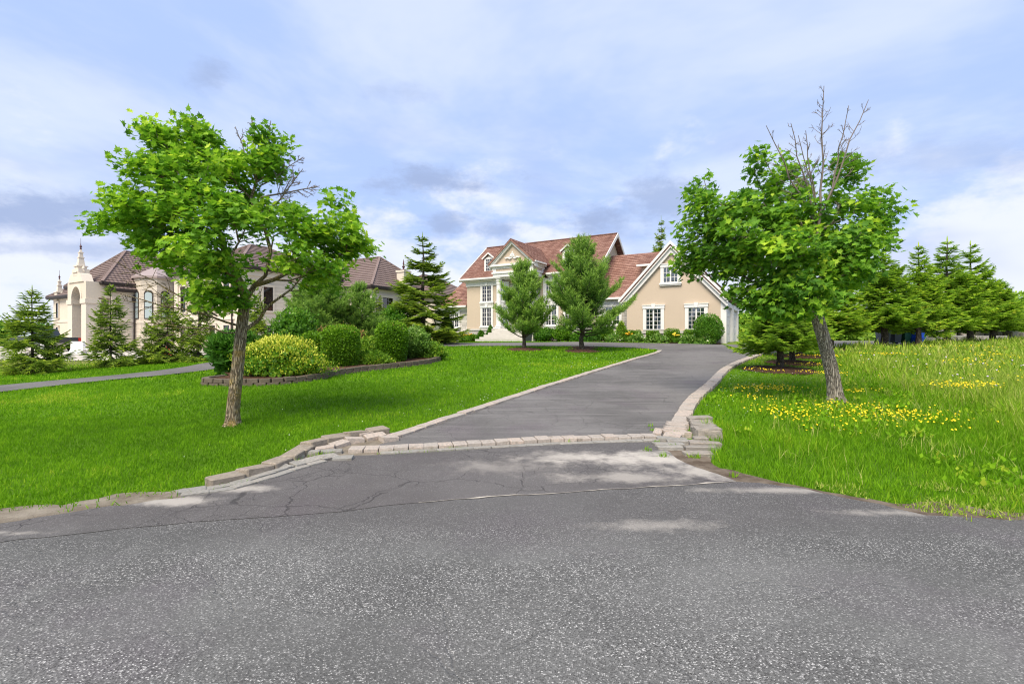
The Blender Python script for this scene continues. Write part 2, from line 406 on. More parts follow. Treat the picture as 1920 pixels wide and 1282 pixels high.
def m_bark(c0, c1, moss):
    def fn(b):
        p = opos(b); q = b.scale(p, (1, 1, .11)); n = b.noise(q, 34, 6, .65, .6); v = b.voro(b.vadd(q, b.scale(b.noise(q, 9, 3, .5, 0, True), (.08, .08, .08))), 46, 'DISTANCE_TO_EDGE')
        h = b.math('ADD', b.math('MULTIPLY', b.smooth(v, .0, .22), .7), b.math('MULTIPLY', n, .6))
        c = b.mix(b.smooth(h, .25, .95), c0, c1); m = b.smooth(b.noise(p, 4.5, 5, .6), .46, .66)
        if moss: c = b.mix(b.math('MULTIPLY', m, .8), c, moss)
        return pbr(b, c, .95, h, 1.0, .035, .1)
    return fn
M['bark'] = material('maple_bark', m_bark((.13, .10, .065), (.45, .37, .26), (.38, .275, .09)))
M['bark_grey'] = material('grey_maple_bark', m_bark((.17, .14, .115), (.55, .48, .40), None))
M['bark_con'] = material('conifer_bark', m_bark((.05, .04, .033), (.17, .145, .12), None))
M['twig'] = plain('bare_twig', (.20, .165, .145), .9, .25, 8)
M['maple'] = foliage('maple_leaves', [(0, (0.080, 0.202, 0.020)), (.35, (0.170, 0.356, 0.028)), (.7, (0.315, 0.519, 0.039)), (1, (0.549, 0.693, 0.066))], .42, .5, .14)
M['maple2'] = foliage('dense_maple_leaves', [(0, (0.081, 0.201, 0.029)), (.35, (0.163, 0.345, 0.033)), (.7, (0.305, 0.504, 0.038)), (1, (0.560, 0.702, 0.063))], .42, .5, .14)
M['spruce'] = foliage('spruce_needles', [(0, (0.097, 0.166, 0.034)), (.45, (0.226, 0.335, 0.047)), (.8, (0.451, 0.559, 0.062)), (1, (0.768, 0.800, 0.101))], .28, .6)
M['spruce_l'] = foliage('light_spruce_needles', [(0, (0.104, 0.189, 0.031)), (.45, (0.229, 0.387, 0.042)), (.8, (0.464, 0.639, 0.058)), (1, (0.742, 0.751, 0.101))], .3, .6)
M['spruce_b'] = foliage('blue_spruce_needles', [(0, (0.049, 0.124, 0.049)), (.45, (0.115, 0.248, 0.094)), (.8, (0.207, 0.373, 0.124)), (1, (0.310, 0.517, 0.166))], .18, .6)
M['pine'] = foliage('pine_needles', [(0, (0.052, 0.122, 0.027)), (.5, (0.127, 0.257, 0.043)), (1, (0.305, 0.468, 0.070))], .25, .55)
M['hedge'] = foliage('clipped_yew', [(0, (0.047, 0.128, 0.007)), (.5, (0.121, 0.267, 0.010)), (1, (0.306, 0.513, 0.023))], .28, .5)
M['gold'] = foliage('variegated_leaves', [(0, (0.043, 0.139, 0.007)), (.30, (0.121, 0.277, 0.014)), (.6, (0.484, 0.531, 0.044)), (1, (0.799, 0.762, 0.150))], .25, .5)
M['goldjun'] = foliage('golden_juniper', [(0, (0.046, 0.130, 0.010)), (.5, (0.169, 0.325, 0.019)), (1, (0.494, 0.572, 0.058))], .2, .6)
M['juniper'] = foliage('dark_juniper', [(0, (0.030, 0.099, 0.011)), (.6, (0.075, 0.207, 0.016)), (1, (0.183, 0.398, 0.029))], .2, .6)
M['bush'] = foliage('bush_leaves', [(0, (0.031, 0.108, 0.008)), (.5, (0.086, 0.228, 0.015)), (1, (0.218, 0.384, 0.029))], .3, .5)
M['redbush'] = foliage('barberry_leaves', [(0, (.09, .075, .02)), (.5, (.25, .16, .05)), (.8, (.36, .21, .08)), (1, (.42, .33, .08))], .25, .6)
M['hydr'] = foliage('hydrangea_leaves', [(0, (.05, .13, .02)), (.6, (.16, .30, .04)), (.85, (.33, .46, .12)), (1, (.70, .74, .50))], .25, .6)
M['hosta'] = foliage('hosta_leaves', [(0, (.04, .12, .015)), (.5, (.14, .28, .035)), (.8, (.42, .52, .18)), (1, (.75, .77, .60))], .25, .5)
M['lawn'] = foliage('lawn_grass', [(0, (0.068, 0.168, 0.006)), (.45, (0.137, 0.305, 0.009)), (.8, (0.215, 0.392, 0.016)), (1, (0.396, 0.470, 0.045))], .35, .7, .08)
M['meadow'] = foliage('meadow_grass', [(0, (.075, .17, .010)), (.35, (.15, .29, .018)), (.7, (.31, .42, .05)), (1, (.50, .48, .18))], .35, .7, .1)
M['yellow'] = plain('yellow_petals', (.80, .60, .01), .6, .1)
M['white_fl'] = plain('white_petals', (.80, .80, .76), .6, .05)
M['mauve'] = plain('mauve_petals', (.52, .42, .62), .6, .1)

# ================================================================ the ground
HO = (-4.0, 43.0); CU, SU = math.cos(math.radians(30)), math.sin(math.radians(30))
def hp(s, v): return (HO[0]+CU*s+SU*v, HO[1]-SU*s+CU*v)          # a point of the house's own axes on the ground
def build_terrain():
    xs = np.unique(np.concatenate([np.linspace(-1500, -60, 14), np.arange(-60, -26, 2.0), np.arange(-26, 34, .45), np.arange(34, 70, 2.0), np.linspace(70, 1500, 14)]))
    ys = np.unique(np.concatenate([np.linspace(-200, -12, 6), np.arange(-12, 2, 2.0), np.arange(2, 36, .45), np.arange(36, 80, 2.0), np.linspace(80, 2500, 18)]))
    X, Y = np.meshgrid(xs, ys); Z = H(X, Y)-.03
    V = np.column_stack([X.ravel(), Y.ravel(), Z.ravel()]); nx, ny = len(xs), len(ys)
    i, j = np.meshgrid(np.arange(nx-1), np.arange(ny-1)); a = (j*nx+i).ravel()
    o = obj('ground', np_mesh('ground', V, np.column_stack([a, a+1, a+nx+1, a+nx]), smooth=True, mat=M['ground'])); o['kind'] = 'structure'
build_terrain()

def rough_line(P, step, amp, seed):
    """an outline broken up as a worn edge is"""
    r = np.random.default_rng(seed); P = resample(np.asarray(P, float), step)
    d = np.gradient(P, axis=0); n = unit(np.column_stack([-d[:, 1], d[:, 0]])); k = r.normal(0, 1, len(P)); k = np.convolve(k, [.25, .5, .25], 'same')+.35*r.normal(0, 1, len(P))
    k[0] = k[-1] = 0
    return P+n*(k*amp)[:, None]
SEAM = rough_line([(-80, 3.6), (-12, 3.62), (-4.8, 3.62), (-4.0, 3.8), (-3.03, 4.16), (-1.58, 4.48), (-.59, 4.82), (.77, 5.04), (2.5, 5.40)], .12, .018, 3)
ROAD_R = rough_line([(2.5, 5.40), (3.03, 5.25), (3.40, 4.82), (3.76, 4.38), (4.5, 4.30), (9, 4.25), (80, 4.2)], .12, .03, 4)
ROAD = np.vstack([[(-80, -12), (-80, 3.55)], SEAM[1:-1]+[0, .06], ROAD_R, [(80, -12)]])
road = drape('road', ROAD[::-1], 1.2, .004, M['road'])
APR_L = rough_line([(-80, 4.05), (-12, 4.02), (-4.9, 4.08), (-4.40, 4.20), (-4.05, 4.46), (-3.48, 4.78), (-3.05, 5.08), (-2.80, 5.55), (-2.52, 6.10), (-2.30, 6.48)], .12, .02, 5)
BAND_F = catmull([(-2.30, 6.48), (-1.51, 6.58), (.31, 6.99), (1.3, 7.14), (2.22, 7.22)], 5)
APR_R = rough_line([(2.22, 7.22), (2.16, 6.75), (2.14, 6.38), (2.30, 5.90), (2.5, 5.40)], .1, .02, 6)
APRON = np.vstack([SEAM, APR_R[::-1][1:], BAND_F[::-1][1:-1], APR_L[::-1]])
apron = drape('driveway_apron', APRON, .5, .008, M['apron'])

_k = (SEAM[:, 0] > -1.0); _S = SEAM[_k]; _g = np.random.default_rng(2); _w = np.clip(np.convolve(_g.normal(.004, .016, len(_S)), np.ones(2)/2, 'same'), .0015, .03)
drape('seam_sand', np.vstack([_S+np.column_stack([0*_w, -_w*.2]), (_S+np.column_stack([0*_w, _w+.004]))[::-1]]), .3, .011, M['gravel'])

DL = catmull([(-2.02, 6.9), (-1.59, 7.72), (-1.25, 8.38), (-.43, 9.9), (.52, 11.68), (2.89, 15.88), (5.32, 20.1), (6.9, 22.75), (7.45, 24.0)], 5)
ISL = catmull([(7.45, 24.0), (7.35, 25.0), (6.4, 26.3), (4.5, 27.2), (1.3, 27.7), (-1.8, 27.75), (-4.4, 27.3), (-7.0, 25.8), (-9.0, 23.2), (-10.1, 20.2), (-10.2, 17.4), (-10.9, 15.4), (-11.95, 14.2), (-12.85, 12.14), (-14.2, 8.5), (-14.6, 4.1)], 5)
LOOPO = catmull([(-16.6, 4.1), (-16.2, 9.0), (-14.42, 13.4), (-12.7, 15.9), (-12.2, 17.8), (-12.4, 20.2), (-11.3, 24.4), (-8.3, 28.9), (-4.6, 30.9), (-2.05, 31.2), (1.4, 31.9), (4.2, 33.2), (5.6, 33.7)], 5)
COURT = np.array([hp(12.6, -4.6), hp(14.6, -4.3), hp(18, -4.0), hp(21.2, -3.9), hp(22.3, -3.2), hp(22.3, 6.0), (20, 40), (27, 40), (30, 35), (27.5, 31.8)])
DR = catmull([(26.0, 30.6), (24.2, 29.66), (21.08, 28.2), (18.03, 26.68), (15.03, 25.2), (12.11, 23.12), (9.92, 20.44), (7.34, 16.78), (5.12, 12.84), (3.95, 10.86), (3.01, 8.94), (2.37, 7.54), (2.22, 7.3)], 5)
BAND_M = (BAND_F+np.array([0, .16]))
DRIVE = np.vstack([DL[:-1], ISL, LOOPO, COURT, DR, BAND_M[::-1][1:-1]])
drive = drape('driveway', DRIVE, .7, .009, M['drive'])

VERGE_L = np.vstack([rough_line([(-80, 4.0), (-12, 3.98), (-4.9, 4.0), (-4.05, 4.40), (-3.3, 4.8), (-2.95, 5.1)], .3, .01, 8), rough_line([(-2.95, 5.2), (-3.30, 5.28), (-3.75, 5.08), (-4.34, 4.82), (-4.83, 4.58), (-5.6, 4.44), (-12, 4.45), (-80, 4.4)], .12, .075, 9)])
drape('dirt_verge', VERGE_L, .4, .000, M['dirt'])
VERGE_R = np.vstack([rough_line([(2.1, 7.25), (2.08, 6.4), (2.25, 5.85), (2.5, 5.3), (3.0, 5.12), (3.36, 4.7), (3.72, 4.26), (4.5, 4.2), (80, 4.1)], .3, .01, 10), rough_line([(80, 4.45), (9, 4.45), (5.2, 4.46), (4.45, 4.50), (4.2, 4.74), (3.75, 4.74), (3.30, 5.08), (2.92, 5.48), (2.55, 5.98), (2.62, 6.6), (2.7, 7.3), (2.4, 7.4)], .14, .05, 11)])
drape('dirt_verge', VERGE_R, .4, .001, M['dirt2'])

drape('paving_sand', np.array([(-3.2, 5.1), (-2.6, 5.6), (-2.1, 6.4), (-1.4, 6.6), (-1.4, 7.3), (-1.7, 7.9), (-2.6, 7.5), (-3.0, 6.6), (-3.0, 5.8)]), .3, .004, M['dirt'])
GRAVEL = np.array([(-75, 29), (-34, 26.2), (-22, 25.2), (-16.2, 25.0), (-13.8, 27.5), (-13.2, 33), (-15, 40), (-12, 46), (-20, 60), (-90, 70)])
drape('gravel_yard', rough_line(np.vstack([GRAVEL, GRAVEL[:1]]), .8, .12, 12)[:-1], 2.5, .004, M['gravel'])

# raised flower bed: wall line (front) and soil
BEDW = catmull([(-8.15, 13.95), (-8.42, 13.35), (-8.2, 13.02), (-7.21, 12.90), (-6.21, 13.16), (-5.62, 14.1), (-5.40, 15.1), (-4.86, 16.02), (-3.81, 17.26), (-3.15, 18.4), (-2.92, 19.4)], 8)
BED = np.vstack([BEDW[::4], [(-3.3, 21.2), (-5.2, 22.8), (-7.6, 22.2), (-9.2, 19.6), (-9.3, 16.2), (-8.7, 14.6)]])
drape('flower_bed', BED, .6, .13, M['mulch'])
HBED = [hp(s, v) for s, v in ((12.3, -.2), (14.8, -.2), (14.8, -1.9), (21.2, -1.9), (21.2, -3.2), (18, -3.4), (14.6, -3.6), (12.9, -3.0), (12.3, -1.6))]
drape('garage_bed', HBED, 1.0, .02, M['mulch'])
HBED2 = [hp(s, v) for s, v in ((-3.0, .2), (3.6, .2), (3.6, -1.5), (1, -1.9), (-3.0, -1.5))]
HBED3 = [hp(s, v) for s, v in ((7.9, .2), (12.2, .2), (12.2, -1.6), (7.9, -1.9))]
drape('house_bed', HBED2, 1.0, .02, M['mulch']); drape('house_bed', HBED3, 1.0, .02, M['mulch'])
HOUSE_FOOT = [hp(s, v) for s, v in ((-3, 0), (3.9, 0), (3.9, -4.2), (7.8, -4.2), (7.8, 0), (14.8, 0), (14.8, -1.8), (21.2, -1.8), (21.2, 9), (-3, 9))]

# ---------------------------------------------------------------- paving stones, each a piece of its own
def chamfer_box(w, d, h, c, jit, r):
    """worn block of size w x d x h standing on z=0, edges broken by c"""
    V = []; ix = {}
    for sx in (-1, 1):
        for sy in (-1, 1):
            for sz in (0, 1):
                j = r.normal(0, jit, 3); ax, ay, az = sx*w/2+j[0], sy*d/2+j[1], sz*h+j[2]*sz
                cz = -c if sz else c*.2
                for k, (ox, oy, oz) in enumerate(((0, -sy*c, cz), (-sx*c, 0, cz), (-sx*c, -sy*c, 0))):
                    ix[(sx, sy, sz, k)] = len(V); V.append((ax+ox, ay+oy, az+oz))
    F = []
    q = lambda *t: F.append(tuple(ix[i] for i in t))
    for s in (-1, 1):
        q((s,-1,0,0),(s,1,0,0),(s,1,1,0),(s,-1,1,0)); q((-1,s,0,1),(1,s,0,1),(1,s,1,1),(-1,s,1,1))
        z = (s+1)//2; q((-1,-1,z,2),(1,-1,z,2),(1,1,z,2),(-1,1,z,2))
        for t in (-1, 1):
            q((s,t,0,0),(s,t,1,0),(s,t,1,1),(s,t,0,1))
            q((s,-1,(t+1)//2,0),(s,1,(t+1)//2,0),(s,1,(t+1)//2,2),(s,-1,(t+1)//2,2))
            q((-1,s,(t+1)//2,1),(1,s,(t+1)//2,1),(1,s,(t+1)//2,2),(-1,s,(t+1)//2,2))
    for sx in (-1, 1):
        for sy in (-1, 1):
            for sz in (0, 1): q((sx,sy,sz,0),(sx,sy,sz,1),(sx,sy,sz,2))
    me = bpy.data.meshes.new('stone'); me.from_pydata(V, [], F)
    bm = bmesh.new(); bm.from_mesh(me); bmesh.ops.recalc_face_normals(bm, faces=bm.faces); bm.to_mesh(me); bm.free()
    return me
_r = np.random.default_rng(21)
def blocks(n, w, d, h, c, jit, mat):
    out = []
    for i in range(n):
        me = chamfer_box(w, d, h, c, jit, _r); me.materials.append(mat); out.append(me)
    return out
def put(name, me, x, y, z, ang, parent, tilt=.0, sc=(1, 1, 1)):
    o = obj(name, me, parent); o.location = (x, y, z)
    o.rotation_euler = (_r.normal(0, tilt), _r.normal(0, tilt), ang); o.scale = sc; return o
PAV = blocks(6, 1, 1, 1, .03, .016, M['paver']); PAVG = blocks(4, 1, 1, 1, .05, .03, M['paver_grey'])
KER = blocks(6, 1, 1, 1, .055, .03, M['kerb']); OLD = blocks(6, 1, 1, 1, .06, .04, M['oldblock'])
def stone_row(line, step, width, h, sink, side, meshes, parent, name='paver', gap=.008, tilt=.012, wj=.0):
    P = resample(line, step); d = np.diff(P, axis=0); mid = (P[1:]+P[:-1])/2
    for k in range(len(mid)):
        L = np.linalg.norm(d[k]); a = math.atan2(d[k][1], d[k][0]); nx, ny = -math.sin(a), math.cos(a)
        w = width*(1+_r.normal(0, wj)); x, y = mid[k][0]+nx*side*w/2, mid[k][1]+ny*side*w/2
        sl = math.atan2(Hf(*P[k+1])-Hf(*P[k]), L)
        o = put(name, meshes[_r.integers(len(meshes))], x, y, Hf(x, y)-sink+_r.normal(0, .004), a+_r.normal(0, .012), parent, tilt, (L-gap, w, h))
        o.rotation_euler.y -= sl
# left border, right border, the raised band across the drive and the flush course in front of it
stone_row(DL[2:], .30, .21, .09, .045, 1, PAV, drive)
stone_row(DR[::-1][4:62], .20, .27, .10, .05, -1, PAV, drive, wj=.04)
BAND_R = resample(BAND_F, .05)+np.array([0, .13])
stone_row(BAND_R[1:], .205, .235, .15, .095, 1, PAV, drive, gap=.007, wj=.03)
stone_row(BAND_R[10:]+np.array([0, -.005]), .26, .115, .09, .070, -1, PAVG, drive, gap=.006)
# slumped pavers at the left end of the band
for (x, y, a, w, d, h, tl) in ((-2.10, 7.42, .55, .30, .22, .12, .05), (-2.36, 7.22, .5, .26, .2, .12, .06), (-2.50, 7.02, .9, .24, .20, .10, .08), (-2.62, 6.80, .3, .26, .18, .09, .06),
                               (-2.46, 6.62, .15, .27, .13, .09, .04), (-2.74, 6.58, .1, .25, .13, .09, .04), (-2.42, 6.36, .85, .24, .20, .08, .07), (-2.20, 6.32, .05, .25, .15, .07, .05), (-2.58, 6.20, .95, .24, .18, .08, .06),
                               (-2.70, 6.05, -.7, .26, .13, .08, .04), (-2.82, 5.93, -.7, .26, .13, .08, .04), (-2.86, 6.36, 1.0, .2, .16, .08, .1), (-1.86, 7.30, .6, .24, .2, .12, .03), (-2.30, 7.55, .7, .22, .2, .12, .06)):
    put('paver', (PAVG if y < 6.75 else PAV)[_r.integers(4)], x, y, Hf(x, y)-h*.42, a, drive, tl, (w, d, h))
# flush double course along the foot of the left kerb
stone_row(resample(np.array([(-3.42, 4.93), (-3.02, 5.17), (-2.83, 5.56), (-2.66, 5.95)]), .05), .25, .12, .07, .040, 1, PAVG, drive)
stone_row(resample(np.array([(-3.33, 4.86), (-2.94, 5.09), (-2.72, 5.50), (-2.55, 5.88), (-2.36, 6.2)]), .05), .25, .11, .07, .044, 1, PAVG, drive)
# low course on the right corner, half lifted
for (x, y, a, w, d, h) in ((2.62, 7.62, .03, .40, .11, .10), (2.60, 7.76, .02, .38, .12, .10), (2.66, 7.90, .05, .36, .12, .10), (2.72, 8.05, .02, .36, .12, .10), (2.80, 8.20, .0, .36, .12, .10), (2.34, 7.75, 1.2, .42, .13, .09), (2.86, 8.36, .02, .36, .13, .10),
                           (2.42, 7.32, -.05, .44, .14, .09), (2.50, 7.14, -.07, .40, .14, .10), (2.28, 7.02, -.1, .42, .15, .08), (2.24, 6.84, -.1, .34, .14, .08)):
    put('paver', (PAVG if y < 7.4 else PAV)[_r.integers(4)], x, y, Hf(x, y)-h*.45, a, drive, .03, (w, d, h))

kerb = tag(empty('stone_kerb', (-2.9, 6.0, 0)), 'row of thick tan kerb blocks curving round the edge of the left lawn', 'kerb')
KL = resample(catmull([(-3.24, 5.22), (-2.98, 5.54), (-2.84, 5.98), (-2.80, 6.40), (-2.86, 6.72), (-2.72, 7.08), (-2.36, 7.46), (-1.98, 7.80)], 6), .335)
for k in range(len(KL)-1):
    a = math.atan2(*(KL[k+1]-KL[k])[::-1]); mx, my = (KL[k]+KL[k+1])/2
    o = put('stone', KER[_r.integers(5)], mx+2.9-.06, my-6.0+.03, Hf(mx, my)-.075, a+_r.normal(0, .05), kerb, .05, (.345, .22, .17+_r.normal(0, .01)))
kerb2 = tag(empty('stone_kerb', (3.0, 7.5, 0)), 'short stack of cracked grey and tan blocks at the right corner of the driveway', 'kerb')
for (x, y, a, w, d, h, z) in ((3.02, 7.42, -.12, .38, .17, .20, 0), (3.08, 7.62, -.06, .38, .18, .20, 0), (3.12, 7.82, -.03, .38, .18, .19, 0), (3.16, 8.02, .0, .38, .18, .18, 0), (3.22, 8.22, .03, .38, .17, .17, 0), (3.27, 8.42, .02, .39, .16, .20, 0),
                              (2.80, 7.18, -.1, .20, .17, .16, 0), (2.78, 6.98, -.18, .42, .14, .14, 0), (2.66, 6.80, -.15, .44, .15, .13, 0), (2.52, 6.55, -.04, .40, .16, .11, 0)):
    put('stone', OLD[_r.integers(5)], x-3.0, y-7.5, Hf(x, y)-.07+z, a, kerb2, .05, (w, d, h))
bedw = tag(empty('garden_wall', (-5.6, 14.1, 0)), 'low curved brown brick edging wall round the raised flower bed', 'wall')
BB = blocks(4, 1, 1, 1, .06, .02, M['bedbrick'])
for course in range(2):
    L = resample(BEDW, .05); L = L[course*3:]; P = resample(L, .30); d = np.diff(P, axis=0)
    for k in range(len(d)):
        a = math.atan2(d[k][1], d[k][0]); x, y = (P[k]+P[k+1])/2; n = np.linalg.norm(d[k])
        o = put('brick', BB[_r.integers(4)], x+5.6, y-14.1, Hf(x, y)-.06+course*.115+_r.normal(0, .004), a+_r.normal(0, .02), bedw, .012, (n-.02, .17+.02*(1-course), .108))
        o.rotation_euler.y -= math.atan2(Hf(*P[k+1])-Hf(*P[k]), n)
# mulch rings under the conifers
MULCH = []
def mulch(x, y, r):
    MULCH.append((x, y, r)); g = np.random.default_rng(int(abs(x*91+y*37))); n = 22
    V = [(x, y, Hf(x, y)+.10)]; F = []
    for j, (q, h) in enumerate(((.35, .085), (.7, .05), (1.0, -.01))):
        for i in range(n):
            a = i*2*math.pi/n; rr = r*q*(1+g.normal(0, .05)); px, py = x+rr*math.cos(a), y+rr*math.sin(a); V.append((px, py, Hf(px, py)+h+g.normal(0, .008)))
    for i in range(n):
        k = (i+1) % n; F.append((0, 1+i, 1+k)); F.append((1+i, 1+n+i, 1+n+k)); F.append((1+i, 1+n+k, 1+k)); F.append((1+n+i, 1+2*n+i, 1+2*n+k)); F.append((1+n+i, 1+2*n+k, 1+n+k))
    o = obj('mulch_ring', np_mesh('mulch_ring', V, np.array(F), smooth=True, mat=M['mulch'])); o['kind'] = 'structure'

# ================================================================ building materials
def m_stucco(col):
    def fn(b):
        p = opos(b); n = b.noise(p, .7, 4); f = b.noise(p, 30, 4, .7); st = b.noise(b.scale(p, (3, 3, .25)), 1.2, 4)
        c = b.mix(n, tuple(k*.93 for k in col), tuple(k*1.05 for k in col)); c = b.mix(b.math('MULTIPLY', b.smooth(st, .55, .8), .18), c, tuple(k*.78 for k in col))
        return pbr(b, c, .92, None, .35, .01, .15)
    return material('stucco', fn)
M['stucco'] = m_stucco((.52, .43, .335))
M['cream'] = m_stucco((.61, .545, .455))
M['white'] = plain('white_trim', (.72, .71, .69), .55, .04, 2)
M['soffit'] = plain('pale_soffit', (.62, .58, .50), .7, .04, 2)
def m_shingle(axis):
    def fn(b):
        x, y, z = b.sep(opos(b))[0:3]; v = b.comb(x if axis == 'x' else y, b.math('MULTIPLY', z, 1.42), 0)
        br = b.nd('ShaderNodeTexBrick', {'Vector': v, 'Color1': (.235, .125, .098, 1), 'Color2': (.345, .205, .162, 1), 'Mortar': (.11, .05, .042, 1), 'Scale': 1.0, 'Mortar Size': .012, 'Brick Width': .34, 'Row Height': .15, 'Bias': -.1}, offset=.5)
        n = b.noise(b.scale(v, (.6, 2.2, 1)), 2.2, 5, .7); st = b.noise(b.scale(v, (2.2, .35, 1)), .8, 4)
        c = b.mix(b.smooth(n, .5, .72), br.outputs[0], (.40, .255, .21)); c = b.mix(b.math('MULTIPLY', b.smooth(n, .48, .3), .6), c, (.17, .08, .067))
        c = b.mix(b.math('MULTIPLY', b.smooth(st, .52, .75), .45), c, (.10, .058, .055))
        return pbr(b, c, .9, br.outputs[1], -.5, .02, .15)
    return material('shingle_'+axis, fn)
M['shx'] = m_shingle('x'); M['shy'] = m_shingle('y')
def m_ashlar(axis, c1, c2, mortar, bw, rh):
    def fn(b):
        x, y, z = b.sep(opos(b))[0:3]; u = x if axis == 'x' else y
        v = b.vadd(b.comb(u, z, 0), b.scale(b.noise(b.comb(u, z, 0), 2.5, 2, .5, 0, True), (.04, .025, 0)))
        br = b.nd('ShaderNodeTexBrick', {'Vector': v, 'Color1': (*c1, 1), 'Color2': (*c2, 1), 'Mortar': (*mortar, 1), 'Scale': 1.0, 'Mortar Size': .012, 'Mortar Smooth': .3, 'Brick Width': bw, 'Row Height': rh}, offset=.37, squash=1.4, squash_frequency=3)
        n = b.noise(v, 6, 5, .7); c = b.mix(b.math('MULTIPLY', b.smooth(n, .45, .8), .5), br.outputs[0], tuple(k*.72 for k in c2))
        return pbr(b, c, .9, b.math('MULTIPLY', br.outputs[1], -1.0), .5, .02, .15)
    return material('ashlar_'+axis, fn)
M['stx'] = m_ashlar('x', (.42, .40, .37), (.66, .63, .58), (.24, .23, .21), .75, .19); M['sty'] = m_ashlar('y', (.42, .40, .37), (.66, .63, .58), (.24, .23, .21), .75, .19)
M['ashx'] = m_ashlar('x', (.54, .48, .40), (.65, .59, .505), (.38, .335, .275), 1.0, .33); M['ashy'] = m_ashlar('y', (.54, .48, .40), (.65, .59, .505), (.38, .335, .275), 1.0, .33)
def m_glass(b):
    d = b.nd('ShaderNodeBsdfTransparent', {'Color': (.80, .85, .88, 1)}); g = b.nd('ShaderNodeBsdfGlossy', {'Color': (1, 1, 1, 1), 'Roughness': .02})
    f = b.nd('ShaderNodeFresnel', {'IOR': 1.9}); m = b.nd('ShaderNodeMixShader', {0: f.outputs[0]})
    b.nt.links.new(d.outputs[0], m.inputs[1]); b.nt.links.new(g.outputs[0], m.inputs[2]); return m.outputs[0]
M['glass'] = material('window_glass', m_glass)
M['room'] = plain('dim_room', (.12, .135, .15), .9, .6, 1.5)
def m_curtain(b):
    x, y, z = b.sep(opos(b))[0:3]; w = b.nd('ShaderNodeTexWave', {'Vector': b.comb(b.math('ADD', x, y), 0, 0), 'Scale': 5.0, 'Distortion': 1.5}).outputs['Fac']
    return pbr(b, b.mix(w, (.50, .52, .52), (.80, .81, .80)), .9, w, .6, .05, .1)
M['curtain'] = material('sheer_curtain', m_curtain)
M['stonestep'] = plain('stone_step', (.50, .48, .44), .9, .18, 2.5, .4)
M['bronze'] = plain('dark_bronze_frame', (.035, .027, .025), .5, .2)
M['vent'] = plain('brown_vent', (.17, .10, .07), .7, .2)

def slope_roof(a, bq, c, d, n, lift=.035, thick=.14):
    """roof plane eave a->b, ridge d->c, in n overlapping courses with a solid underside"""
    a, bq, c, d = [np.array(p, float) for p in (a, bq, c, d)]; nr = np.cross(bq-a, d-a); nr /= np.linalg.norm(nr)
    if nr[2] < 0: nr = -nr
    m = MB(); L = lambda t: a+(d-a)*t; R = lambda t: bq+(c-bq)*t
    for i in range(n):
        t0, t1 = i/n, (i+1)/n; p = [L(t0)+nr*lift, R(t0)+nr*lift, R(t1)+nr*.004, L(t1)+nr*.004]; q = [L(t0), R(t0)]
        m.add(p+q, [(0, 1, 2, 3), (4, 5, 1, 0)])
    u = [p-nr*thick for p in (a, bq, c, d)]
    m.add([a, bq, c, d]+u, [(4, 7, 6, 5), (0, 1, 5, 4), (1, 2, 6, 5), (3, 0, 4, 7)])
    return m
def join(ms):
    r = MB()
    for m in ms: r.add(m.v, m.f)
    return r

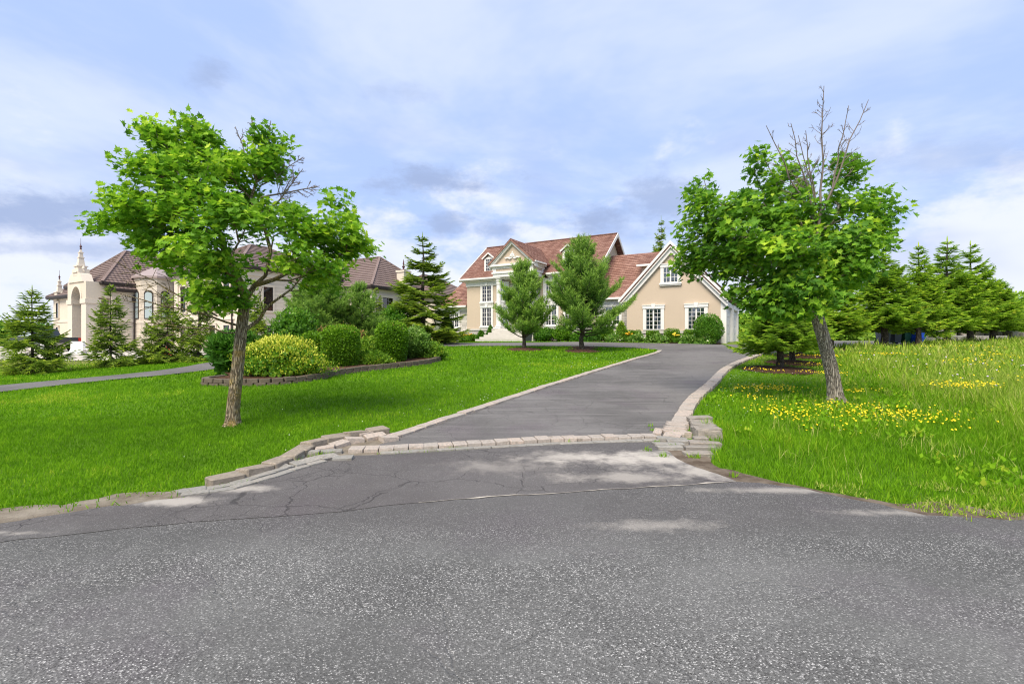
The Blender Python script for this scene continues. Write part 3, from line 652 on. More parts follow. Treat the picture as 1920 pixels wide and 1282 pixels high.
def window(parent, s0, s1, z0, z1, y, cols=2, rows=4, casement=True, sur=.15, blind=.5, key=True, dark=False, side=0, frame=None, surmat=None, sill=True, arch=0.0):
    """window in a wall facing -y (side=0), or facing +x with s measured along y (side=1). Each is surround > frame, curtain, pane, muntins, sill."""
    frame = frame or M['white']; surmat = surmat or M['white']
    def T(m):
        if side: m.v = [(y-(p[1]), p[0], p[2]) for p in m.v]
        else: m.v = [(p[0], y+p[1], p[2]) for p in m.v]
        return m
    g = MB()
    if sur:
        for x0, x1, a, b_ in ((s0-sur, s0, z0-.0, z1), (s1, s1+sur, z0-.0, z1)): g.box(x0, x1, -.09, .02, a, b_)
        g.box(s0-sur-.03, s1+sur+.03, -.12, .02, z1, z1+sur*1.15); g.box(s0-sur-.06, s1+sur+.06, -.15, .02, z1+sur*1.15, z1+sur*1.15+.05)
        if key: mid = (s0+s1)/2; g.poly_y([(mid-.09, z1-.02), (mid+.09, z1-.02), (mid+.14, z1+sur+.14), (mid-.14, z1+sur+.14)], -.17, .02)
    else: g.box(s0-.02, s1+.02, -.012, .02, z0-.02, z1+.02)
    w = T(g).build('window', surmat, parent)
    f = MB(); t = .055
    f.box(s0, s1, -.075, .0, z0, z0+t); f.box(s0, s1, -.075, .0, z1-t, z1); f.box(s0, s0+t, -.074, .0, z0+t, z1-t); f.box(s1-t, s1, -.074, .0, z0+t, z1-t)
    nl = 2 if casement else 1; wd = (s1-s0)/nl
    for k in range(1, nl): f.box(s0+k*wd-.045, s0+k*wd+.045, -.078, .0, z0+t, z1-t)
    T(f).build('frame', frame, w)
    mu = MB()
    if cols*rows > 1:
        for k in range(nl):
            a = s0+k*wd+t; b_ = s0+(k+1)*wd-t
            for i in range(1, cols): x = a+(b_-a)*i/cols; mu.box(x-.013, x+.013, -.062, -.03, z0+t, z1-t)
            for j in range(1, rows): z = z0+t+(z1-z0-2*t)*j/rows; mu.box(a, b_, -.060, -.03, z-.013, z+.013)
        T(mu).build('muntin', frame, w)
    T(MB().box(s0, s1, -.006, .015, z0, z1)).build('recess', M['room'], w)
    if not dark:
        zc = z1-(z1-z0)*blind
        c = MB().box(s0+t, s1-t, -.014, -.009, zc, z1-t)
        if blind < 1: c.box(s0+t, s0+t+(s1-s0)*.22, -.018, -.012, z0+t, zc); c.box(s1-t-(s1-s0)*.16, s1-t, -.018, -.012, z0+t, zc)
        T(c).build('curtain', M['curtain'], w)
    for k in range(nl): T(MB().box(s0+k*wd+.03, s0+(k+1)*wd-.03, -.045, -.041, z0+.03, z1-.03)).build('pane', M['glass'], w)
    if sill: T(MB().box(s0-sur-.07, s1+sur+.07, -.17, .02, z0-.11, z0).box(s0-sur-.02, s1+sur+.02, -.12, .02, z0-.19, z0-.11)).build('sill', surmat, w)
    return w

# ================================================================ the beige house
G0 = 1.44
house = tag(empty('beige_house', (HO[0], HO[1], G0), -math.radians(30)), 'large beige stucco house with reddish shingle roofs and a white columned entrance', 'house')
ZE = 5.42       # eaves of the main block
BASE = 1.05     # top of the stone plinth
# main block
MB().box(0, 12, 0, 8.0, BASE, ZE-.25).build('wall', M['stucco'], house)
MB().box(-.06, 12.06, -.06, 8.06, -.4, BASE-.12).build('stone_plinth', M['stx'], house)
MB().box(-.10, 12.10, -.12, 8.1, BASE-.12, BASE+.03).build('plinth_cap', M['stonestep'], house)
RX, RZ = 4.0, 8.95
for xe in (0.0, 11.94):
    MB().poly_x([(0, ZE-.25), (8, ZE-.25), (4.0, ZE+3.3)], xe, xe+.06).build('gable_wall', M['stucco'], house)
rf = join([slope_roof((-.45, -.5, ZE), (12.45, -.5, ZE), (12.45, RX, RZ), (-.45, RX, RZ), 34)]).build('roof', M['shx'], house)
slope_roof((12.45, 8.5, ZE), (-.45, 8.5, ZE), (-.45, RX, RZ), (12.45, RX, RZ), 30).build('rear_slope', M['shx'], rf)
MB().bar((-.45, RX, RZ+.03), (12.45, RX, RZ+.03), .25, .06).build('ridge_cap', M['shx'], rf)
for xe in (12.46, -.52):
    m = MB()
    for y0, y1 in ((-.55, RX), (8.55, RX)):
        m.add([(xe, y0, ZE-.26), (xe, y1, RZ-.26), (xe, y1, RZ+.05), (xe, y0, ZE+.05), (xe+.06, y0, ZE-.26), (xe+.06, y1, RZ-.26), (xe+.06, y1, RZ+.05), (xe+.06, y0, ZE+.05)],
              [(0, 1, 2, 3), (4, 5, 6, 7), (0, 1, 5, 4), (3, 2, 6, 7), (0, 3, 7, 4)])
    m.build('barge_board', M['white'], rf)
for x0, x1 in ((-.48, 3.68), (8.05, 12.46)):
    MB().box(x0, x1, -.52, -.38, ZE-.14, ZE+.02).box(x0, x1, -.60, -.50, ZE-.10, ZE+.03).build('gutter', M['white'], rf)
    MB().box(max(x0, -.06), min(x1, 12.06), -.10, .04, ZE-.62, ZE-.25).box(max(x0, -.1), min(x1, 12.1), -.22, .04, ZE-.30, ZE-.2).build('frieze', M['white'], house)
    MB().box(x0, x1, -.50, .0, ZE-.20, ZE-.15).build('soffit', M['soffit'], rf)
MB().box(7.6, 7.72, -.14, -.02, BASE, ZE-.3).build('downpipe', M['white'], house)
for s0, s1 in ((1.63, 2.62), (3.28, 4.20), (7.80, 8.78), (9.50, 10.5)):
    window(house, s0, s1, BASE+.22, BASE+1.86, 0, 2, 4, blind=.42)
    window(house, s0, s1, 3.40, 4.82, 0, 2, 4, blind=.55)
# entrance: portico in front, stone wall with the door behind it
PV = -2.0
MB().box(4.45, 7.25, -.10, .0, BASE, ZE-.62).build('entrance_wall', M['stx'], house)
dr = MB().box(5.25, 6.45, -.16, -.09, BASE+.05, BASE+2.35).build('door', plain('door_wood', (.10, .055, .035), .5, .2), house)
MB().box(5.12, 5.25, -.20, -.09, BASE+.05, BASE+2.5).box(6.45, 6.58, -.20, -.09, BASE+.05, BASE+2.5).box(5.12, 6.58, -.21, -.09, BASE+2.35, BASE+2.62).build('door_frame', M['white'], dr)
MB().box(5.42, 5.75, -.18, -.15, BASE+.9, BASE+2.1).box(5.95, 6.28, -.18, -.15, BASE+.9, BASE+2.1).build('door_glass', M['room'], dr)
MB().box(6.33, 6.38, -.24, -.15, BASE+1.0, BASE+1.25).build('handle', M['bronze'], dr)
window(house, 5.0, 6.7, 3.35, 5.0, -.1, 3, 4, blind=.6)
p0, p1 = 4.05, 7.65
MB().box(p0-.1, p1+.1, PV-.15, -.08, .62, BASE-.02).box(p0-.02, p1+.02, PV-.05, -.07, -.4, .62).build('porch', M['stx'], house)
for k in range(5):
    MB().box(4.25-.28*k*.6, 7.45+.28*k*.6, PV-.17-.36*(k+1), PV-.16-.36*k, -.4, BASE-.17*(k+1)-.02).build('step', M['stonestep'], house)
for sx in (4.38, 7.32):
    for yv in (PV+.28,):
        col = MB().lathe([(.25, 0), (.25, .10), (.30, .12), (.30, .20), (.225, .26), (.215, 1.4), (.18, 3.50), (.20, 3.54), (.20, 3.58)], 20, (sx, yv, BASE)).build('column', M['white'], house, smooth=False)
        MB().lathe([(.185, 3.58), (.22, 3.66), (.20, 3.74), (.26, 3.84), (.24, 3.90), (.33, 4.04)], 12, (sx, yv, BASE)).box(sx-.33, sx+.33, yv-.33, yv+.33, BASE+4.04, BASE+4.12).build('capital', M['white'], col)
        MB().box(sx-.34, sx+.34, yv-.34, yv+.34, BASE-.02, BASE+.08).build('plinth', M['white'], col)
ZB, ZT = BASE+4.12, 6.16
yf = PV-.06
ent = MB()
for z0, z1, o in ((ZB, ZB+.26, .02), (ZB+.26, ZB+.42, .10), (ZT-.34, ZT-.16, .05), (ZT-.16, ZT, .22)):
    ent.box(p0-o, p1+o, yf-o, -.02, z0, z1)
for x in (p0, p1-.28): ent.box(x, x+.28, yf-.015, yf+.2, ZB+.42, ZT-.34)
ent.box(p1-.2, p1+.012, yf, yf+.25, ZB+.42, ZT-.34); ent.box(p1-.2, p1+.012, -.4, -.03, ZB+.42, ZT-.34)
ent.build('entablature', M['white'], house)
MB().box(p0+.02, p1-.02, yf+.02, -.03, ZB+.42, ZT-.34).build('frieze_panel', M['stucco'], house)
ZP = 7.98; cx = (p0+p1)/2
ped = MB().poly_y([(p0-.05, ZT), (p1+.05, ZT), (cx, ZP-.15)], yf+.06, .6).build('pediment', M['stucco'], house)
rk = MB()
for sg in (-1, 1):
    xe = cx+sg*((p1-p0)/2+.30)
    for o, w0, w1 in ((0, -.06, -.26), (.10, -.26, -.42)):
        rk.add([(xe, yf-.24+o, ZT+.02+w0+.04), (cx, yf-.24+o, ZP+w0+.16), (cx, yf-.24+o, ZP+w1+.14), (xe-sg*.0, yf-.24+o, ZT+w1+.06), (xe, yf+.3, ZT+.02+w0+.04), (cx, yf+.3, ZP+w0+.16), (cx, yf+.3, ZP+w1+.14), (xe, yf+.3, ZT+w1+.06)],
               [(0, 1, 2, 3), (4, 5, 6, 7), (0, 1, 5, 4), (3, 2, 6, 7), (0, 3, 7, 4)])
rk.build('raking_cornice', M['white'], ped)
hw = (p1-p0)/2+.36
pr1 = slope_roof((cx+hw, yf-.3, ZT+.02), (cx+hw, 2.2, ZT+.02), (cx, 3.2, ZP+.12), (cx, yf-.3, ZP+.12), 14).build('portico_roof', M['shy'], house)
slope_roof((cx-hw, 2.2, ZT+.02), (cx-hw, yf-.3, ZT+.02), (cx, yf-.3, ZP+.12), (cx, 3.2, ZP+.12), 14).build('left_slope', M['shy'], pr1)
MB().bar((cx+hw+.02, yf-.3, ZT+.0), (cx+hw+.02, -.4, ZT+.0), .08, .12).build('gutter', M['white'], pr1)
# plaster ornament in the pediment: shell, scrolls and leaves
orn = MB(); zo = 6.62
for i in range(9):
    a = math.radians(20+17.5*i); orn.tube([(cx, yf-.01, zo+.05), (cx+.16*math.cos(a), yf-.05, zo+.05+.20*math.sin(a)), (cx+.27*math.cos(a), yf-.01, zo+.05+.34*math.sin(a))], [.02, .05, .012], 6)
for sg in (-1, 1):
    orn.tube([(cx+sg*.05, yf, zo), (cx+sg*.25, yf-.04, zo-.06), (cx+sg*.45, yf-.03, zo+.03), (cx+sg*.60, yf-.04, zo-.03), (cx+sg*.72, yf, zo+.05)], [.05, .07, .05, .06, .02], 6)
    for j in range(4): orn.tube([(cx+sg*(.2+.13*j), yf, zo-.02), (cx+sg*(.24+.13*j), yf-.04, zo+.12-.03*j), (cx+sg*(.3+.13*j), yf, zo+.14-.03*j)], [.03, .035, .01], 5)
orn.lathe([(.0, 0), (.05, .04), (.06, .10), (.02, .2), (.0, .26)], 8, (cx, yf-.03, zo+.28)); orn.build('pediment_ornament', M['white'], ped)
# dormers
for sx in (2.05, 9.55):
    z0 = 6.05; zt = 7.22; v0 = .42
    d = MB().box(sx-.46, sx+.46, v0+.02, 2.2, z0-.3, zt).poly_y([(sx-.46, zt), (sx+.46, zt), (sx, zt+.38)], v0+.03, 2.3).build('dormer', M['stucco'], house)
    MB().box(sx-.47, sx-.30, v0-.04, v0+.06, z0-.25, zt+.02).box(sx+.30, sx+.47, v0-.04, v0+.06, z0-.25, zt+.02).box(sx-.47, sx+.47, v0-.06, v0+.06, z0-.32, z0-.2).box(sx-.31, sx+.31, v0-.03, v0+.05, zt-.05, zt+.12).build('dormer_trim', M['white'], d)
    for sg in (-1, 1):
        q = [(sx, zt+.52), (sx+sg*.62, zt+.02)]
        MB().add([(q[0][0], v0-.14, q[0][1]), (q[1][0], v0-.14, q[1][1]), (q[1][0], 2.4, q[1][1]), (q[0][0], 3.0, q[0][1]), (q[0][0], v0-.14, q[0][1]-.10), (q[1][0], v0-.14, q[1][1]-.10), (q[1][0], 2.4, q[1][1]-.1), (q[0][0], 3.0, q[0][1]-.1)],
                 [(0, 1, 2, 3), (4, 5, 6, 7), (0, 1, 5, 4), (1, 2, 6, 5)]).build('dormer_roof', M['shy'], d)
        MB().bar((sx, v0-.16, zt+.46), (sx+sg*.64, v0-.16, zt-.03), .05, .11).build('dormer_fascia', M['white'], d)
    dw = MB().box(sx-.30, sx+.30, v0, v0+.03, z0-.2, zt-.05).build('dormer_window', M['room'], d)
    mm = MB()
    for i in range(4): mm.box(sx-.30+.2*i-.016, sx-.30+.2*i+.016, v0-.028, v0, z0-.2, zt-.05)
    for j in range(5): mm.box(sx-.30, sx+.30, v0-.026, v0, z0-.2+.28*j-.016, z0-.2+.28*j+.016)
    mm.build('muntin', M['white'], d)
    MB().box(sx-.29, sx+.29, v0-.012, v0-.008, z0-.19, zt-.06).build('pane', M['glass'], d)
    MB().box(sx-.28, sx+.28, v0-.006, v0-.003, z0+.1, zt-.06).build('curtain', M['curtain'], d)
# left wing, one storey under a tall hipped roof
LE, LR = 3.15, 6.75
MB().box(-2.9, -.07, .35, 7.6, .9, LE-.1).build('left_wing_wall', M['stx'], house)
MB().box(-2.9, -.07, .32, 7.6, -.4, .9).build('left_wing_plinth', M['stx'], house)
MB().box(-3.0, -.02, .22, .40, LE-.35, LE-.1).build('left_wing_frieze', M['white'], house)
lw = slope_roof((-3.3, -.1, LE), (-.02, -.1, LE), (-.02, 3.9, LR), (-1.9, 3.9, LR), 24).build('left_wing_roof', M['shx'], house)
slope_roof((-3.3, 8.0, LE), (-3.3, -.1, LE), (-1.9, 3.9, LR), (-1.9, 4.0, LR), 24).build('hip_slope', M['shy'], lw)
MB().box(-3.35, -.04, -.18, -.08, LE-.12, LE+.02).build('gutter', M['white'], lw)
MB().box(-3.3, -.05, -.1, .35, LE-.16, LE-.12).build('soffit', M['soffit'], lw)
window(house, -2.1, -1.1, 1.25, 2.55, .35, 2, 4, blind=.3, sur=.10, key=False)
MB().box(-.75, -.40, .28, .34, .62, .80).build('vent', M['vent'], house)
MB().box(-2.1, -1.3, .30, .34, .02, .32).build('basement_window', M['room'], house)
# right wing between the main block and the garage
RE = 3.25
MB().box(12.07, 15.2, .1, 7.0, -.4, RE-.1).build('right_wing_wall', M['stx'], house)
MB().box(12.07, 15.0, -.02, .14, RE-.40, RE-.1).build('right_wing_frieze', M['white'], house)
rw = slope_roof((12.07, -.35, RE), (16.4, -.35, RE), (16.4, 3.6, 7.05), (12.07, 3.6, 7.05), 24).build('right_wing_roof', M['shx'], house)
slope_roof((16.4, 7.5, RE), (12.07, 7.5, RE), (12.07, 3.6, 7.05), (16.4, 3.6, 7.05), 16).build('rear_slope', M['shx'], rw)
MB().poly_x([(0, RE), (7.2, RE), (3.6, 6.9)], 16.2, 16.3).build('gable_wall', M['stucco'], rw)
MB().bar((16.43, -.35, RE), (16.43, 3.6, 7.05), .06, .22).bar((16.43, 3.6, 7.05), (16.43, 7.5, RE), .06, .22).build('barge_board', M['white'], rw)
MB().box(12.07, 14.8, -.46, -.36, RE-.12, RE+.02).build('gutter', M['white'], rw)
window(house, 12.75, 13.9, 1.25, 2.62, .1, 2, 4, blind=.5, sur=.14)
MB().box(13.95, 14.25, .04, .09, .62, .82).build('vent', M['vent'], house)
# garage wing with its gable to the front
g0, g1, gy, gr = 14.95, 21.05, -1.76, 8.6
GE = 3.30; gc = (g0+g1)/2; GZ = GE+(gc-g0)*1.08
MB().poly_y([(g0, .62), (g1, .62), (g1, GE), (gc, GZ), (g0, GE)], gy, gr).build('garage_wall', M['stucco'], house)
MB().box(g0-.05, g1+.05, gy-.05, gr, -.4, .60).build('garage_plinth', M['stx'], house)
MB().box(g0-.09, g1+.09, gy-.11, gr, .56, .74).build('garage_plinth_cap', M['stonestep'], house)
ov = .42; zl = GE-ov*1.08
gr1 = slope_roof((g0-ov, gr, zl), (g0-ov, gy-.35, zl), (gc, gy-.35, GZ), (gc, gr, GZ), 22).build('garage_roof', M['shy'], house)
slope_roof((g1+ov, gy-.35, zl), (g1+ov, gr, zl), (gc, gr, GZ), (gc, gy-.35, GZ), 22).build('right_slope', M['shy'], gr1)
bb = MB()
for xe in (g0-ov-.03, g1+ov+.03):
    for yo, a, c in ((gy-.42, .10, -.12), (gy-.34, -.12, -.34), (gy-.20, -.34, -.66)):
        bb.add([(xe, yo, zl+a), (gc, yo, GZ+a+.03), (gc, yo, GZ+c+.03), (xe, yo, zl+c), (xe, gy-.01, zl+a), (gc, gy-.01, GZ+a+.03), (gc, gy-.01, GZ+c+.03), (xe, gy-.01, zl+c)],
               [(0, 1, 2, 3), (4, 5, 6, 7), (0, 1, 5, 4), (3, 2, 6, 7), (0, 3, 7, 4)])
bb.build('barge_board', M['white'], gr1)
MB().box(g0-ov-.10, g0-ov+.02, gy-.36, 1.6, zl-.06, zl+.08).build('gutter', M['white'], gr1)
MB().box(g0-ov, g0, gy-.3, 1.6, zl-.12, zl-.06).build('soffit', M['soffit'], gr1)
window(house, 16.28, 17.36, .80, 2.26, gy, 2, 5, blind=.12, sur=.17, sill=False)
window(house, 19.05, 20.12, .80, 2.26, gy, 2, 5, blind=.25, sur=.17, sill=False)
window(house, 17.45, 18.45, 3.95, 5.02, gy, 2, 3, blind=.8, sur=.16, key=False)
MB().box(18.35, 18.65, gy-.08, gy-.04, .34, .50).build('vent', M['vent'], house)
for k in range(2):
    y0 = gy+.9+k*4.2
    gd = MB().box(g1+.02, g1+.10, y0, y0+3.3, -.15, 2.35).build('garage_door', M['white'], house)
    pn = MB()
    for r_ in range(4):
        for c_ in range(4): pn.box(g1+.10, g1+.13, y0+.1+c_*.8, y0+.75+c_*.8, -.02+r_*.58, .46+r_*.58)
    pn.build('panel', M['white'], gd)
    MB().box(g1+.02, g1+.30, y0-.28, y0, -.2, 2.65).box(g1+.02, g1+.30, y0+3.3, y0+3.58, -.2, 2.65).box(g1+.02, g1+.28, y0, y0+3.3, 2.35, 2.65).build('door_surround', M['white'], gd)
MB().box(g1-.02, g1+.34, gy+.02, gy+.55, -.2, 2.7).build('corner_pilaster', M['white'], house)
# cheek of the shed dormer behind the garage ridge
sd = MB().box(15.2, 17.2, 1.2, 3.6, 4.2, 5.75).build('shed_dormer', M['stucco'], house)
slope_roof((14.95, .85, 5.72), (17.4, .85, 5.72), (17.4, 2.6, 6.75), (14.95, 2.6, 6.75), 10).build('shed_roof', M['shx'], sd)
MB().box(14.92, 17.4, .78, .86, 5.60, 5.75).build('gutter', M['white'], sd)

# ================================================================ the stone mansion on the left
NO = (-37.8, 42.9); NG = .62
mans = tag(empty('stone_mansion', (NO[0], NO[1], NG), -math.radians(30)), 'cream stone mansion with brown tiled hip roofs, arched porch and finial spires', 'house')
def m_tile(axis):
    def fn(b):
        x, y, z = b.sep(opos(b))[0:3]; u = x if axis == 'x' else y
        n = b.noise(b.comb(u, z, 0), 1.2, 5, .6); w = b.nd('ShaderNodeTexWave', {'Vector': b.comb(u, 0, 0), 'Scale': .95}).outputs['Fac']
        c = b.mix(n, (.16, .115, .105), (.27, .205, .185)); c = b.mix(b.math('MULTIPLY', w, .30), c, (.11, .078, .072))
        return pbr(b, c, .75, w, .8, .06, .25)
    return material('roof_tile_'+axis, fn)
M['tix'] = m_tile('x'); M['tiy'] = m_tile('y')
M['trimstone'] = plain('carved_cream_stone', (.64, .575, .49), .85, .06, 1.5, .2)
M['flash'] = plain('pale_metal_roof', (.33, .27, .26), .45, .12, 2)
M['redfinial'] = plain('dark_finial', (.09, .04, .045), .5, .1)
EZ = 6.15
def hip(x0, x1, y0, y1, ze, pitch, axis, mat_parent, name='roof', n=15):
    """hipped roof, the ridge along x or y"""
    if axis == 'y':
        h = (x1-x0)/2; c = (x0+x1)/2; zr = ze+h*pitch; a, bq = y0+h*.8, y1-h*.8
        r = slope_roof((x1, y0, ze), (x1, y1, ze), (c, bq, zr), (c, a, zr), n, .07).build(name, M['tiy'], mat_parent)
        slope_roof((x0, y1, ze), (x0, y0, ze), (c, a, zr), (c, bq, zr), n, .07).build('left_slope', M['tiy'], r)
        slope_roof((x0, y0, ze), (x1, y0, ze), (c, a, zr), (c, a, zr), n, .07).build('front_slope', M['tix'], r)
        slope_roof((x1, y1, ze), (x0, y1, ze), (c, bq, zr), (c, bq, zr), n, .07).build('rear_slope', M['tix'], r)
        caps = [((x1, y0, ze), (c, a, zr)), ((x0, y0, ze), (c, a, zr)), ((c, a, zr), (c, bq, zr)), ((x1, y1, ze), (c, bq, zr))]
    else:
        h = (y1-y0)/2; c = (y0+y1)/2; zr = ze+h*pitch; a, bq = x0+h*.8, x1-h*.8
        r = slope_roof((x0, y0, ze), (x1, y0, ze), (bq, c, zr), (a, c, zr), n, .07).build(name, M['tix'], mat_parent)
        slope_roof((x1, y1, ze), (x0, y1, ze), (a, c, zr), (bq, c, zr), n, .07).build('rear_slope', M['tix'], r)
        slope_roof((x1, y0, ze), (x1, y1, ze), (bq, c, zr), (bq, c, zr), n, .07).build('right_slope', M['tiy'], r)
        slope_roof((x0, y1, ze), (x0, y0, ze), (a, c, zr), (a, c, zr), n, .07).build('left_slope', M['tiy'], r)
        caps = [((x1, y0, ze), (bq, c, zr)), ((x0, y0, ze), (a, c, zr)), ((a, c, zr), (bq, c, zr)), ((x1, y1, ze), (bq, c, zr))]
    m = MB()
    for p, q in caps: m.bar((p[0], p[1], p[2]+.06), (q[0], q[1], q[2]+.06), .22, .14)
    m.build('ridge_cap', M['tix'], r)
    MB().box(x0-.06, x1+.06, y0-.06, y0+.08, ze-.16, ze+.06).box(x1-.08, x1+.06, y0, y1, ze-.16, ze+.06).box(x0, x1, y0, y1, ze-.24, ze-.16).build('gutter', M['bronze'], r)
    return r
def spire(x, y, z, sc, parent):
    """stepped stone pinnacle with a metal finial"""
    s = MB()
    for w, z0, z1 in ((1.15, 0, .35), (1.35, .35, .50), (.95, .50, 1.15), (1.15, 1.15, 1.28)): s.box(x-w/2*sc, x+w/2*sc, y-w/2*sc, y+w/2*sc, z+z0*sc, z+z1*sc)
    for a, b_, z0, z1 in ((.72, .46, 1.28, 2.25), (.58, .58, 2.25, 2.38), (.40, .34, 2.38, 2.9), (.46, .46, 2.9, 3.0), (.30, .10, 3.0, 3.4)):
        s.add([(x+sx*a/2*sc, y+sy*a/2*sc, z+z0*sc) for sx, sy in ((-1, -1), (1, -1), (1, 1), (-1, 1))]+[(x+sx*b_/2*sc, y+sy*b_/2*sc, z+z1*sc) for sx, sy in ((-1, -1), (1, -1), (1, 1), (-1, 1))],
              [(3, 2, 1, 0), (4, 5, 6, 7), (0, 1, 5, 4), (1, 2, 6, 5), (2, 3, 7, 6), (3, 0, 4, 7)])
    o = s.build('spire', M['trimstone'], parent)
    MB().lathe([(.05, 3.3), (.12, 3.5), (.05, 3.6), (.15, 3.74), (.05, 3.9), (.09, 4.0), (.02, 4.15), (.01, 4.7)], 10, (x, y, z)).build('finial', M['redfinial'], o) if sc == 1 else \
        MB().lathe([(.05*sc, 3.3*sc), (.12*sc, 3.5*sc), (.05*sc, 3.6*sc), (.15*sc, 3.74*sc), (.05*sc, 3.9*sc), (.02*sc, 4.15*sc), (.01, 4.8*sc)], 10, (x, y, z)).build('finial', M['redfinial'], o)
    for sx in (-1, 1):
        MB().lathe([(.16*sc, 0), (.22*sc, .1*sc), (.12*sc, .25*sc), (.20*sc, .42*sc), (.06*sc, .7*sc), (.01, .9*sc)], 8, (x+sx*.85*sc, y, z+.5*sc)).build('urn_finial', M['trimstone'], o)
    return o
dk = dict(frame=M['bronze'], surmat=M['trimstone'], cols=1, rows=1, casement=False, key=False, blind=.0)
# porch: two storeys high, an arch in front, an open beam to the side
for x_ in (-1, -4): MB().box(x_, x_+1, 0, 1.0, -.4, 4.45).build('porch_pier', M['trimstone'], mans)
for x_ in (-1, -4):
    MB().box(x_-.08, x_+1.08, -.08, 1.08, 4.2, 4.6).build('pier_cap', M['trimstone'], mans); MB().box(x_-.06, x_+1.06, -.06, 1.06, -.4, .4).build('pier_base', M['trimstone'], mans)
arc = [(-3.0+1.0-1.0*math.cos(math.pi*i/16), 4.6+1.15*math.sin(math.pi*i/16)) for i in range(17)]
ar = MB()
for (xa, za), (xb, zb) in zip(arc[:-1], arc[1:]):
    ar.add([(xa, 0, za), (xb, 0, zb), (xb, 0, EZ), (xa, 0, EZ), (xa, .9, za), (xb, .9, zb), (xb, .9, EZ), (xa, .9, EZ)], [(0, 1, 2, 3), (4, 5, 6, 7), (0, 1, 5, 4), (3, 2, 6, 7)])
ar.box(-4.0, -3.0, 0, .9, 4.6, EZ).box(-1.0, 0, 0, .9, 4.6, EZ).box(-.95, 0, .9, 2.4, 4.75, EZ)
ar.build('porch_arch', M['cream'], mans)
tr = MB()
for (xa, za), (xb, zb) in zip(arc[:-1], arc[1:]):
    k = lambda x, z: (x+(x+2.0)*.22, -.07, z+(z-4.6)*.20)
    tr.add([(xa, -.07, za), (xb, -.07, zb), k(xb, zb), k(xa, za), (xa, .0, za), (xb, 0, zb), (k(xb, zb)[0], 0, k(xb, zb)[2]), (k(xa, za)[0], 0, k(xa, za)[2])], [(0, 1, 2, 3), (0, 1, 5, 4), (3, 2, 6, 7)])
tr.build('arch_moulding', M['trimstone'], mans)
MB().poly_y([(-3.6, EZ), (-.4, EZ), (-.9, EZ+.7), (-1.3, EZ+.8), (-1.3, EZ+1.2), (-2.7, EZ+1.2), (-2.7, EZ+.8), (-3.1, EZ+.7)], -.1, .7).build('porch_gable', M['trimstone'], mans)
spire(-2.0, .3, EZ+.6, .72, mans)
hip(-8.0, .5, 1.0, 12.5, EZ, .85, 'y', mans, 'front_roof')
# front block walls, stone on the side that faces the lawn
MB().box(-8.3, -.05, 2.4, 14, -.4, EZ-.2).build('side_wall', M['ashy'], mans)
MB().box(-10.4, -4.05, .9, 6, -.4, 5.2).build('left_bay', M['cream'], mans)
hip(-10.9, -3.7, .5, 7, 5.2, .7, 'x', mans, 'left_bay_roof', 9)
MB().box(-10.44, -4.05, .84, .92, 2.65, 2.9).box(-10.44, -4.05, .84, .92, 4.9, 5.15).build('string_course', M['trimstone'], mans)
spire(-9.2, 1.0, 4.9, .62, mans)
for s0, z0, z1 in ((-9.5, .3, 2.2), (-9.5, 3.1, 4.6), (-6.2, .9, 1.8), (-6.2, 3.2, 4.4)):
    window(mans, s0, s0+.55, z0, z1, .9, sur=.10, **dk)
window(mans, -2.7, -1.4, .0, 3.4, 2.4, sur=.2, **dk)
for y0, z0, z1 in ((2.7, .8, 2.2), (2.55, 3.0, 4.4)): window(mans, y0, y0+.55, z0, z1, -.05, side=1, sur=.05, **dk)
MB().box(-.10, .02, 2.4, 3.55, -.4, EZ-.2).build('porch_side_wall', M['cream'], mans)
# side bay with its own lower hip
MB().box(-1.0, .35, 1.75, 3.6, -.4, 5.6).build('side_bay', M['ashy'], mans)
hip(-3.5, .75, 1.4, 4.9, 5.6, .85, 'y', mans, 'side_bay_roof', 10)
MB().box(.35, .42, 1.75, 3.6, 2.6, 2.8).build('string_course', M['trimstone'], mans)
dp = MB().tube([(.50, 3.45, -.3), (.50, 3.45, 5.2)], [.07, .07], 8).box(.36, .66, 3.3, 3.6, 4.6, 4.95).build('downpipe', M['bronze'], mans)
# turret
tc = (.7, 5.2); ta = [(tc[0]+1.75*math.cos(math.radians(-112.5+45*i)), tc[1]+1.75*math.sin(math.radians(-112.5+45*i))) for i in range(8)]
MB().poly_z(ta, -.4, 6.8).build('turret', M['ashy'], mans)
ta2 = [(tc[0]+1.95*math.cos(math.radians(-112.5+45*i)), tc[1]+1.95*math.sin(math.radians(-112.5+45*i))) for i in range(8)]
tr_ = MB().poly_z(ta2, 6.75, 6.95)
n = len(tr_.v); tr_.add([(*p, 6.95) for p in ta2]+[(tc[0], tc[1], 8.1)], [(i, (i+1) % 8, 8) for i in range(8)])
tr_.build('turret_roof', M['flash'], mans)
MB().poly_z([(tc[0]+1.8*math.cos(math.radians(-112.5+45*i)), tc[1]+1.8*math.sin(math.radians(-112.5+45*i))) for i in range(8)], 2.5, 2.7).build('turret_band', M['trimstone'], mans)
